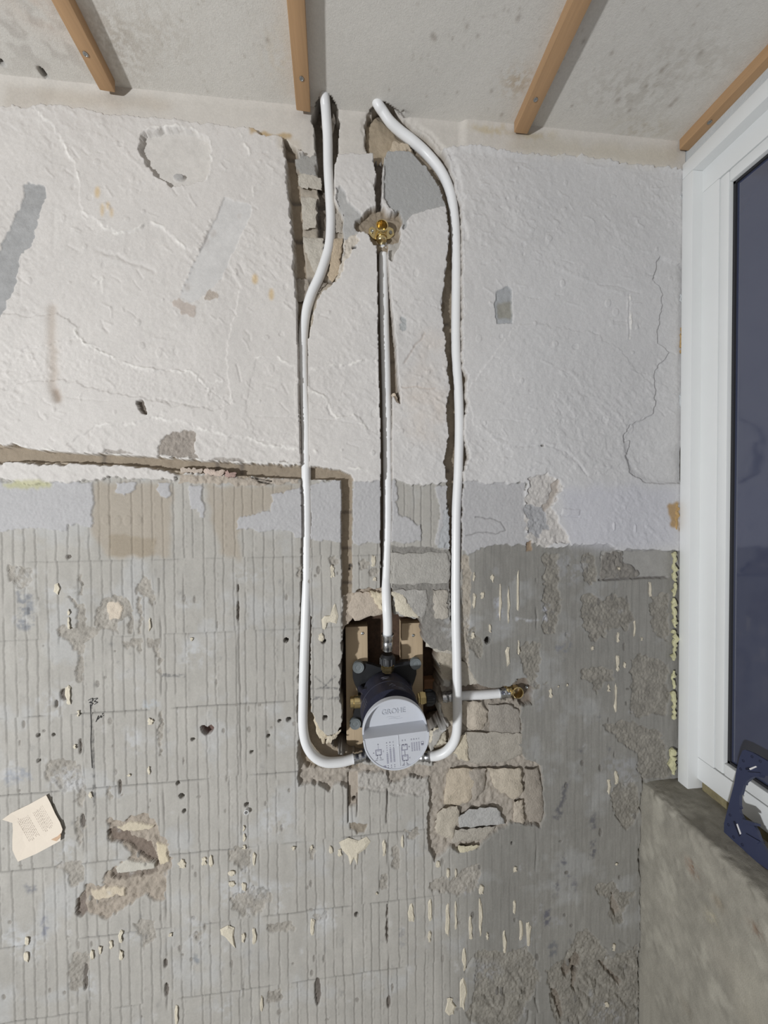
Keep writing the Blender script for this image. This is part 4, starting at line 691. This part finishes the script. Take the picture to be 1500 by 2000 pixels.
# ------------------------------------------------------------------ pipes
M_PIPE = mat('white_pipe', (232, 233, 234), .38, var=.015, vscale=30); M_STEEL = mat('steel_sleeve', (196, 198, 202), .25, 1.0, var=.15, vscale=150); M_CLEAR = mat('sleeve_window', (120, 120, 126), .4)
M_BRASS = mat('brass', (220, 200, 150), .26, 1.0, var=.1, vscale=80); M_BLK = mat('black_plastic', (30, 31, 34), .45, var=.15, vscale=60); M_NAVY = mat('dark_navy_plastic', (44, 45, 60), .42, var=.12, vscale=40, bump=.15, bscale=300)
RP = .0098
def pipe(label, pts, group='white water pipes in the wall chases', sink=6):
    sp = spline(pts, 10); q = [P(a, b, (y+sink*max(0, min(1, (1190-b)/60)))/1000) for a, b, y in sp]; t = thing('water_pipe', q[-1], label, 'pipe', group)
    MB().tube(q, RP, 20).build('pipe_body', M_PIPE, t, True); return t, q
def sleeve(t, p, d, L, r=.0112, mark=True):
    d = Vector(d).normalized(); mb = MB(); mb.lathe(p, d, [(0, r*.9), (0, r+.0022), (.0025, r+.0022), (.003, r), (L*.35, r), (L*.4, r*.93), (L*.48, r*.93), (L*.53, r), (L*.8, r), (L*.85, r*.92), (L, r*.92)], 22)
    s = mb.build('press_sleeve', M_STEEL, t, True)
    return s
yA = PZ(634, 189, ZCE).y*1000-6; yB = PZ(738, 203, ZCE).y*1000-6
tl, ql = pipe('left white pipe, running from the ceiling down and round to the valve', [(633, 160, yA), (634, 188, yA), (636, 210, yA*.6), (638, 238, yA*.2), (640, 272, 5), (641, 330, 12), (645, 400, 11), (646, 440, 10), (642, 485, 7), (626, 535, 5), (608, 575, 8), (597, 615, 11), (592, 670, 13), (593, 740, 13), (597, 830, 13), (598, 920, 11), (599, 1000, 13), (599, 1120, 12), (597, 1200, 10), (594, 1290, 8), (592, 1370, 6), (592, 1420, 4), (598, 1452, 4), (612, 1475, 4), (635, 1488, 6), (665, 1488, 10), (690, 1482, 14)])
sleeve(tl, ql[-1], (ql[-1]-ql[-4]), .026)
tm, qm = pipe('middle white pipe, straight from the brass outlet down to the valve top', [(749, 486, 13), (749, 540, 14), (751, 640, 14), (754, 740, 14), (756, 840, 14), (757, 940, 13), (757, 1040, 12), (755, 1100, 9), (754, 1140, 5), (755, 1180, 2), (757, 1215, 3), (757, 1238, 5)], sink=11)
sleeve(tm, qm[-1], qm[-1]-qm[-4], .036); sleeve(tm, qm[0], qm[0]-qm[3], .026)
tr, qr = pipe('right white pipe, bowing out of the ceiling and down beside the valve', [(724, 176, yB), (738, 203, yB), (748, 218, yB*.7), (762, 238, yB*.35), (782, 257, 0), (808, 277, 4), (835, 302, 9), (862, 336, 9), (879, 375, 9), (887, 420, 10), (890, 470, 11), (891, 540, 12), (890, 640, 12), (891, 700, 11), (895, 760, 9), (897, 830, 8), (895, 920, 8), (891, 1000, 7), (890, 1100, 6), (890, 1200, 4), (892, 1290, -2), (893, 1360, -8), (893, 1415, -6), (888, 1445, -2), (873, 1466, 4), (855, 1475, 10), (838, 1477, 14)])
sleeve(tr, qr[-1], qr[-1]-qr[-4], .022)
ts, qs = pipe('short level white pipe from the valve to the right brass outlet', [(884, 1361, 18), (905, 1359, 18), (940, 1357, 18), (974, 1354, 18)])
sleeve(ts, qs[0], qs[0]-qs[2], .024); sleeve(ts, qs[-1], qs[-1]-qs[-3], .024)

# ------------------------------------------------------------------ brass outlets
def outlet(cx, cy, Y, d, label, plate, screws):
    c = P(cx, cy, Y); t = thing('pipe_elbow', P(cx, cy, .022), label, 'pipe fitting', 'brass wall outlets')
    R = .0126; mb = MB(); mb.lathe(c, (0, 1, 0), [(0, R*.86), (-.0006, R*.98), (.0008, R*1.06), (.003, R), (.02, R*.95), (.03-Y if Y < 0 else .024, R*.9)], 28, cap0=False, cap1=True)
    mb.lathe(c, (0, 1, 0), [(0, R*.86), (.002, R*.8), (.004, R*.84), (.006, R*.8), (.008, R*.84), (.010, R*.8), (.018, R*.78)], 28, cap0=False, cap1=True)
    mb.build('socket', M_BRASS, t, True)
    d = Vector(d).normalized(); e = c+Vector((0, .013, 0)); L = .024
    MB().lathe(e, d, [(.005, .009), (.013, .0095), (.0132, .0115), (.0155, .0115), (.0158, .0095), (.019, .0095), (.0192, .011), (.021, .011), (L, .0095)], 20).build('branch', M_BRASS, t, True)
    if plate:
        MB().prism([P(*q, .0125) for q in plate], (0, .004, 0)).build('flange', M_BRASS, t)
    for s in screws: screw('screw', P(*s, .0122 if plate else .018), (0, -1, 0), .0037, t)
outlet(746, 440, -.006, (0.02, 0, -1), 'brass wall outlet with open mouth at the top of the middle pipe', [(721, 446), (727, 442), (737, 450), (753, 450), (760, 443), (768, 447), (770, 458), (762, 466), (740, 470), (728, 465), (720, 456)], ((727, 452), (763, 454)))
outlet(1012, 1354, .006, (-1, 0, .02), 'brass wall outlet with open mouth to the right of the valve', None, ((1006, 1328), (1028, 1342)))

# ------------------------------------------------------------------ shower valve
bc = P(752, 1356, .034); cc = P(772, 1429, -.095)
cc.x = cc.x; axis = Vector((cc.x-bc.x, cc.y-bc.y, cc.z-bc.z)); RB = .0592
vt = thing('shower_valve', bc, 'round built-in shower valve with dark barrel and light grey printed cap', 'shower valve')
cx0, cz0 = (bc.x+cc.x)/2, (bc.z+cc.z)/2
ang = math.radians(3.5)
# base plate with four ears
out = []
for k in range(48):
    a = 2*math.pi*k/48; rr_ = .059+.033*abs(math.sin(2*a))**2.6; out.append(Vector((bc.x+rr_*math.cos(a)*1.0, .034, bc.z+rr_*math.sin(a))))
MB().prism(out, (0, .0125, 0)).build('base_plate', M_BLK, vt)
M_DISC = mat('grey_rubber_disc', (112, 118, 120), .6, var=.08)
for px, py in ((700, 1304), (812, 1297), (694, 1414), (815, 1412)):
    p = P(px, py, .030); MB().lathe(p, (0, -1, 0), [(-.009, .0125), (0, .0125), (.001, .0122), (.001, .0105), (.0006, .010), (.0012, .0098), (.0012, .006), (.0008, .0055), (.0012, .003), (.0012, .001)], 24).build('mounting_disc', M_DISC, vt, True)
MB().lathe(bc+Vector((0, .012, 0)), cc-bc, [(0, .046), (.014, .050), (.016, .053), (.030, .0545), (.032, RB*.97), (.066, RB*.985), (.067, RB*1.0), (.069, RB*1.0), (.070, RB*.985), (axis.length-.028, RB*.985)], 56).build('barrel', M_NAVY, vt, True, .5)
# moulded arms on the barrel and print
for s in (-1, 1):
    MB().tube([bc+Vector((s*.054, -.006, .02)), bc+Vector((s*.05, -.03, .026)), bc+Vector((s*.047, -.045, .032))], .006, 10).build('rib', M_NAVY, vt, True)
ad = (cc-bc).normalized()
M_PRN = mat('grey_print', (112, 112, 124), .6)
def barrel_mark(a, b, t0, t1, r=.00045):
    pts = []
    for k in range(7):
        t = k/6; th = math.radians(a+(b-a)*t); L = t0+(t1-t0)*t; pts.append(bc+Vector((0, .012, 0))+ad*L+Vector((math.sin(th), 0, math.cos(th)))*(RB*.99))
    MB().tube(pts, r, 5).build('barrel_print', M_PRN, vt)
for a, b, t0, t1 in ((-14, 2, .052, .052), (-12, 0, .057, .057), (2, 10, .080, .086), (10, 2, .086, .090), (-2, 6, .086, .080), (10, 26, .092, .090), (14, 30, .096, .094), (-62, -60, .075, .10), (-58, -56, .08, .098), (-66, -64, .072, .1)): barrel_mark(a, b, t0, t1)
# cap: rim, recessed upper half, raised printed lower half with sloping step
M_CAP = mat('light_grey_cap', (196, 199, 206), .45, var=.02, vscale=30)
rot = Matrix.Rotation(-ang, 3, 'Y')
def cp(u, v, h=0.0): return cc+rot @ Vector((u, 0, v))+Vector((0, -h, 0))       # cap face coordinates (m), h towards the room
RC = .0608; up = .012; NSEG = 72
cb = MB()
ring = lambda r, h: [cp(r*math.sin(2*math.pi*k/NSEG), r*math.cos(2*math.pi*k/NSEG), h) for k in range(NSEG)]
cb.rings([ring(RC*.985, -.012), ring(RC, -.011), ring(RC, -.001), ring(RC*.99, 0), ring(RC*.955, 0), ring(RC*.925, -.011), ring(.001, -.011)], False, True)
cb.build('cap', M_CAP, vt, True, .5)
def seg(vtop, r): 
    a0 = math.acos(max(-1, min(1, vtop/r))); return [(r*math.sin(a0+(2*math.pi-2*a0)*k/40), r*math.cos(a0+(2*math.pi-2*a0)*k/40)) for k in range(41)]
lowp = seg(.004, RC*.945)
lb = MB(); top = [cp(u, v, .0155) for u, v in lowp]; bot = [cp(u*1.0, v+(.0 if abs(v-.004) > 1e-4 else .004), -.0115) for u, v in lowp]
lb.rings([bot, top], False, True); lb.build('cap_panel', M_CAP, vt, True, .4)
rimb = MB(); 
ro = [cp(RC*math.sin(math.radians(88+184*k/40)), RC*math.cos(math.radians(88+184*k/40)), -.002) for k in range(41)]
rt = [cp(RC*.99*math.sin(math.radians(88+184*k/40)), RC*.99*math.cos(math.radians(88+184*k/40)), .0165) for k in range(41)]
ri = [cp(RC*.945*math.sin(math.radians(88+184*k/40)), RC*.945*math.cos(math.radians(88+184*k/40)), .0165) for k in range(41)]
rb = [cp(RC*.945*math.sin(math.radians(88+184*k/40)), RC*.945*math.cos(math.radians(88+184*k/40)), .0) for k in range(41)]
rimb.add(ro+rt+ri+rb, [[i+41*k, i+1+41*k, i+1+41*(k+1), i+41*(k+1)] for k in range(3) for i in range(40)]+[[0, 41, 82, 123], [40, 163-0, 122, 81]]); rimb.build('cap_rim', M_CAP, vt, True, .5)
def text(s, u, v, size, h, m, name, parent, ext=0.0, bold=0.0):
    cu = bpy.data.curves.new(name, 'FONT'); cu.body = s; cu.size = size; cu.extrude = ext; cu.align_x = 'CENTER'; cu.align_y = 'CENTER'; cu.offset = bold; cu.resolution_u = 3
    o = bpy.data.objects.new(name, cu); C.objects.link(o); dg = bpy.context.evaluated_depsgraph_get(); me = bpy.data.meshes.new_from_object(o.evaluated_get(dg)); bpy.data.objects.remove(o)
    R0 = root_of(parent)
    for vv in me.vertices: vv.co = cp(u+vv.co.x, v+vv.co.y, h+vv.co.z)-R0
    me.name = name
    return link(name, me, m, parent)
text('GROHE', -.0005, .032, .0135, -.0112, mat('embossed_grey', (186, 190, 198), .4), 'embossed_lettering', vt, .0012, .0002)
wv = MB()
for j in range(2):
    wv.tube([cp(-.014+k*.0028+.004*j, .0215-j*.0035+.0012*math.sin(k*.62+.4), -.0108) for k in range(10)], .0005, 5)
wv.build('embossed_waves', M_CAP, vt)
M_TXT = mat('dark_print', (60, 58, 82), .6); M_GRY = mat('pale_print', (142, 142, 158), .6); HP = .0157
db = MB(); gb = MB()
def bar(mb, u, v, wd, h): mb.add([cp(u-wd/2, v-h/2, HP), cp(u+wd/2, v-h/2, HP), cp(u+wd/2, v+h/2, HP), cp(u-wd/2, v+h/2, HP)], [[0, 1, 2, 3]])
def boxo(mb, u, v, s, t=.0008):
    for a in (-1, 1): bar(mb, u+a*s/2, v, t, s); bar(mb, u, v+a*s/2, s, t)
for s, u, v in (('B', -.034, -.009), ('A', -.043, -.0235), ('C', -.025, -.0225), ('A', -.0185, -.008), ('B', -.0125, -.008), ('C', -.0065, -.008), ('D', .0105, -.0075), ('E', .0155, -.0075), ('D', .027, -.008), ('B', .0315, -.008), ('A', .036, -.008), ('C', .0405, -.008), ('B', .022, -.0205), ('C', .022, -.041)): text(s, u, v, .0036, HP, M_TXT, 'printed_letter', vt)
for s, u, v in (('HOT', -.0385, -.0375), ('COLD', -.0295, -.0375), ('HOT', .0095, -.0565+.003), ('COLD', .0185, -.0565+.003)): text(s, u, v, .0026, HP, M_TXT, 'printed_letter', vt)
for u, v in ((-.034, -.0235), (.0135, -.0205), (.0135, -.040)):
    boxo(gb, u, v, .0105); boxo(gb, u, v, .0085, .0006); bar(gb, u, v+.0025, .005, .0008)
    for a in (-1, 1): bar(db, u+a*.0025, v-.0052 if u < 0 or v < -.03 else v+.0052, .0018, .0014)
for u, v in ((-.034, -.034), (.0135, -.051)):
    for a in (-1, 1): bar(db, u+a*.0025, v+.0015, .0006, .004); bar(db, u+a*.0037, v-.0005, .0028, .0006)
bar(db, .0135, -.0305, .0007, .008); bar(gb, .0075, -.031, .0008, .022); bar(gb, .0085, -.042, .002, .0008); bar(gb, -.034, -.0145, .0006, .006)
for k, u in enumerate((-.0185, -.0125, -.0065)):
    for j in range(4 if k == 0 else 2): bar(db, u, -.013-.0042*j-.0004*k, .0012, .0012)
    for j in range(12): bar(gb, u, -.0205-.0021*j-(.008 if k == 0 else 0), .0032, .0013) if not (k == 0 and j > 8) else None
    for j in range(2): bar(db, u, -.0500-.0035*j, .0014, .0012)
bar(gb, -.0245, -.0515, .005, .005)
for k in range(4):
    for j in range(8): bar(gb, .0272+k*.0044, -.0145-.0021*j, .0026, .0012)
boxo(gb, .0465, -.0165, .0042); bar(gb, .0465, -.0195, .0042, .0035)
db.build('printed_diagram', M_TXT, vt); gb.build('printed_table', M_GRY, vt)
sp_ = MB().box((-.0006, -.0004, -.0535), (.0006, .001, .0035)); sp_.v = [cp(p.x+.003, p.z, .0158-p.y*1.0) for p in sp_.v]; sp_.build('mould_seam', M_CAP, vt)
mb_ = MB().lathe(cp(.003, -.0155, .0150), (0, -1, 0), [(0, .002), (.0012, .0018), (.002, .0008)], 12); mb_.build('mould_pip', M_CAP, vt, True)
# unions: top and right nuts, brass stubs, lower ports
def union(p, d, label):
    d = Vector(d).normalized()
    MB().lathe(p, d, [(0, .0115), (.003, .0115), (.004, .0135), (.006, .0140), (.013, .0140), (.0135, .0125), (.018, .0125)], 6).build('brass_union', M_BRASS, vt)
    nb = MB(); nb.lathe(p+d*.017, d, [(0, .0145), (.001, .0155), (.016, .0155), (.019, .013), (.0215, .0115)], 20)
    for k in range(12):
        a = 2*math.pi*k/12; u = Vector((0, 1, 0)); v2 = d.cross(u); q = p+d*.0175+(u*math.cos(a)+v2*math.sin(a))*.0152; nb.tube([q, q+d*.014], .0017, 6)
    nb.build('union_nut', M_BLK, vt, True)
union(P(757, 1312, .010), (0, 0, 1), ''); union(P(816, 1364, .020), (1, 0, .02), '')
MB().lathe(P(708, 1370, .022), (-1, 0, 0), [(0, .013), (.018, .013), (.019, .0115), (.026, .0115), (.027, .010)], 20).build('brass_plug', M_BRASS, vt, True)
for q, d in (((735, 1440), (-.55, 0, -1)), ((800, 1442), (.5, 0, -1))): 
    p = P(*q, .020); MB().lathe(p, Vector((d[0], 0, d[2])), [(0, .014), (.04, .014), (.041, .012)], 18).build('lower_port', M_BLK, vt, True)

# ------------------------------------------------------------------ ceiling battens
def batten(e0, e1, f0, f1, th, label, screws, Yend):
    # two edge lines of the lower face, photo px at the wall end (e) and at the frame edge (f)
    zl = ZCE-th; a0 = PZ(*e0, zl); a1 = PZ(*e1, zl); b0 = PZ(*f0, zl); b1 = PZ(*f1, zl)
    d = ((b0-a0).normalized()+(b1-a1).normalized()).normalized(); wd = (a1-a0).length
    if a0.y > -.004: a0.y = -.004
    s = Vector((-d.y, d.x, 0)); s = s if s.x > 0 else -s; wd = abs((a1-a0).dot(s))
    t = thing('ceiling_batten', ((a0+a1)/2).to_tuple(), label, 'batten', 'wooden battens screwed to the ceiling')
    p0 = a0; L = .8; bm = MB(); bm.box((0, 0, 0), (wd, L, th+.001), .0022)
    bm.v = [p0+s*v.x+d*v.y+Vector((0, 0, v.z)) for v in bm.v]
    o = bm.build('timber', M_WARM, t, True)
    for q in screws: screw('screw', PZ(*q, zl-.0002), (0, 0, -1), .0042, t)
    return t
batten((201, 187), (230, 190), (94, 0), (140, 0), .022, 'leftmost wooden batten on the ceiling, with one screw', ((167, 105),), 0)
batten((580, 226), (607, 227), (558, 0), (597, 0), .022, 'second wooden batten from the left, ending left of the left pipe', ((589, 153),), 0)
batten((1000, 268), (1027, 269), (1114, 0), (1162, 0), .022, 'third wooden batten from the left, right of the bowed pipe', ((1046, 194),), 0)
batten((1318, 302), (1342, 304), (1500, 108), (1500, 146), .022, 'rightmost wooden batten on the ceiling, close to the window head', ((1386, 238),), 0)

# ------------------------------------------------------------------ paper scrap
pc = P(70, 1615, .004); M_PAP = mat('yellowed_paper', (222, 211, 196), .85, var=.04, vscale=20)
pap = thing('paper_scrap', pc, 'torn scrap of cream printed paper stuck to the lower left wall', 'paper')
po = [(4, 1601), (22, 1588), (57, 1571), (90, 1553), (98, 1568), (108, 1590), (117, 1606), (122, 1620), (119, 1630), (118, 1642), (100, 1652), (70, 1668), (35, 1683), (30, 1674), (24, 1660), (24, 1640), (25, 1622), (24, 1604)]
pcx = np.array(po).mean(0); n = len(po)
lift = lambda x, y: -.0005+.0000022*((x-65)**2)/2+.000002*((y-1620)**2)/3
v = [P(x, y, .0045-lift(x, y)) for x, y in po]; vi = [P(*(pcx+(np.array(p)-pcx)*.5), .0045-lift(*(pcx+(np.array(p)-pcx)*.5))) for p in po]; vc = P(*pcx, .0045-lift(*pcx))
mb = MB(); fr = v+vi+[vc]; bk = [p+Vector((0, .0005, 0)) for p in fr]; k = len(fr)
fs = [[i, (i+1) % n, n+(i+1) % n, n+i] for i in range(n)]+[[n+i, n+(i+1) % n, 2*n] for i in range(n)]
mb.add(fr+bk, fs+[[k+j for j in f][::-1] for f in fs]+[[i, k+i, k+(i+1) % n, (i+1) % n] for i in range(n)]); mb.build('sheet', M_PAP, pap)
tb = MB(); rr = np.random.RandomState(5)
dx, dy = np.array([.50, .866]), np.array([-.866, .50])
for blk0, rows, ln in (((82, 1572), 8, 42), ((52, 1588), 8, 46)):
    for r_ in range(rows):
        o0 = np.array(blk0)+dy*r_*3.4*.95+dx*rr.uniform(0, 5); t_ = 0
        while t_ < ln:
            wl = rr.uniform(2, 6); a_ = o0+dx*t_; b_ = o0+dx*(t_+wl); t_ += wl+1.6
            y4 = lambda p: P(*p, .0045-lift(*p)-.0003)
            tb.add([y4(a_), y4(b_), y4(b_+dy*1.0), y4(a_+dy*1.0)], [[0, 1, 2, 3]])
tb.build('printed_text', mat('faded_ink', (196, 184, 171), .8), pap)
MB().prism([P(x, y, .0045-lift(x, y)-.0012) for x, y in ((100, 1640), (112, 1634), (118, 1628), (119, 1634), (110, 1643))], (0, .0005, 0)).build('curled_corner', mat('brown_paper', (196, 166, 138), .85), pap)

# wall plug
wp = P(482, 1584, .004); ob = MB(); ob.lathe(wp, (0, -1, 0), [(-.012, .0048), (.004, .0050), (.0042, .0036), (-.01, .0034)], 20, cap0=False); o = ob.build('wall_plug', mat('pale_plug', (214, 214, 214), .5), None, True); tag(o, 'tiny pale plastic wall plug ring in the adhesive, lower left', 'wall plug')

# ------------------------------------------------------------------ blue tool frame on the ledge
A = PZ(1414, 1622, ZS+.003); Cc = PX(1452, 1466, XWIN+.006); B = A+Vector((-.003, -.07, 0)); nr = (B-A).cross(Cc-A).normalized()
if nr.x > 0: nr = -nr
M_BLUE = mat('navy_blue_plastic', (52, 58, 84), .5, var=.06, vscale=40)
bt = thing('tool_frame', A, 'navy blue plastic frame plate leaning on the ledge against the window', 'tool')
bo = [(1450, 1466), (1455, 1464), (1470, 1470), (1500, 1487), (1530, 1503), (1530, 1540), (1500, 1516), (1480, 1512), (1466, 1520), (1456, 1528), (1455, 1533), (1452, 1533), (1449, 1545), (1447, 1552), (1444, 1552), (1444, 1573), (1446, 1578), (1443, 1580), (1445, 1588), (1452, 1600), (1468, 1606), (1478, 1622), (1486, 1645), (1500, 1668), (1530, 1700), (1530, 1728), (1500, 1699), (1480, 1685), (1455, 1668), (1435, 1655), (1420, 1640), (1414, 1625), (1414, 1608), (1419, 1588), (1426, 1560), (1434, 1530), (1438, 1505), (1444, 1480)]
MB().prism([PP(x, y, A, nr) for x, y in bo], -nr*.006).build('plate', M_BLUE, bt)
M_BLD = mat('blue_hole', (18, 22, 44), .7)
for x, y in ((1469, 1478), (1452, 1486), (1485, 1487), (1447, 1502), (1426, 1592), (1423, 1611), (1433, 1635), (1450, 1650)):
    MB().lathe(PP(x, y, A, nr), nr, [(-.004, .0022), (.0004, .0022), (.0006, .0016), (-.002, .0014)], 10).build('hole_disc', M_BLD, bt)  # dark discs set on the plate in place of its holes
M_WHT = mat('white_strip', (226, 224, 226), .5)
for q in ([(1464, 1501), (1477, 1496), (1479, 1498), (1466, 1504)], [(1439, 1610), (1441, 1609), (1448, 1628), (1446, 1630)]): MB().prism([PP(x, y, A, nr)+nr*.001 for x, y in q], -nr*.003).build('white_strip', M_WHT, bt)
for q in ([(1456, 1500), (1464, 1498), (1466, 1504), (1457, 1504)], [(1432, 1604), (1436, 1604), (1447, 1632), (1444, 1634)]): MB().prism([PP(x, y, A, nr)+nr*.0006 for x, y in q], -nr*.002).build('slot', M_BLD, bt)
for q in ([(1452, 1600), (1476, 1608), (1476, 1613), (1452, 1606)], [(1458, 1628), (1486, 1644), (1480, 1648), (1466, 1640)], [(1462, 1508), (1486, 1510), (1484, 1518), (1464, 1516)]): MB().prism([PP(x, y, A, nr)+nr*.002 for x, y in q], -nr*.012).build('tab', M_BLUE, bt)
# floor (out of frame, closes the room below)
fl = MB().box((-3.5, -4.0, -.05), (.9, .05, 0.0)).build('floor', mat('screed_floor', (150, 146, 138), .9, var=.1)); fl['kind'] = 'structure'
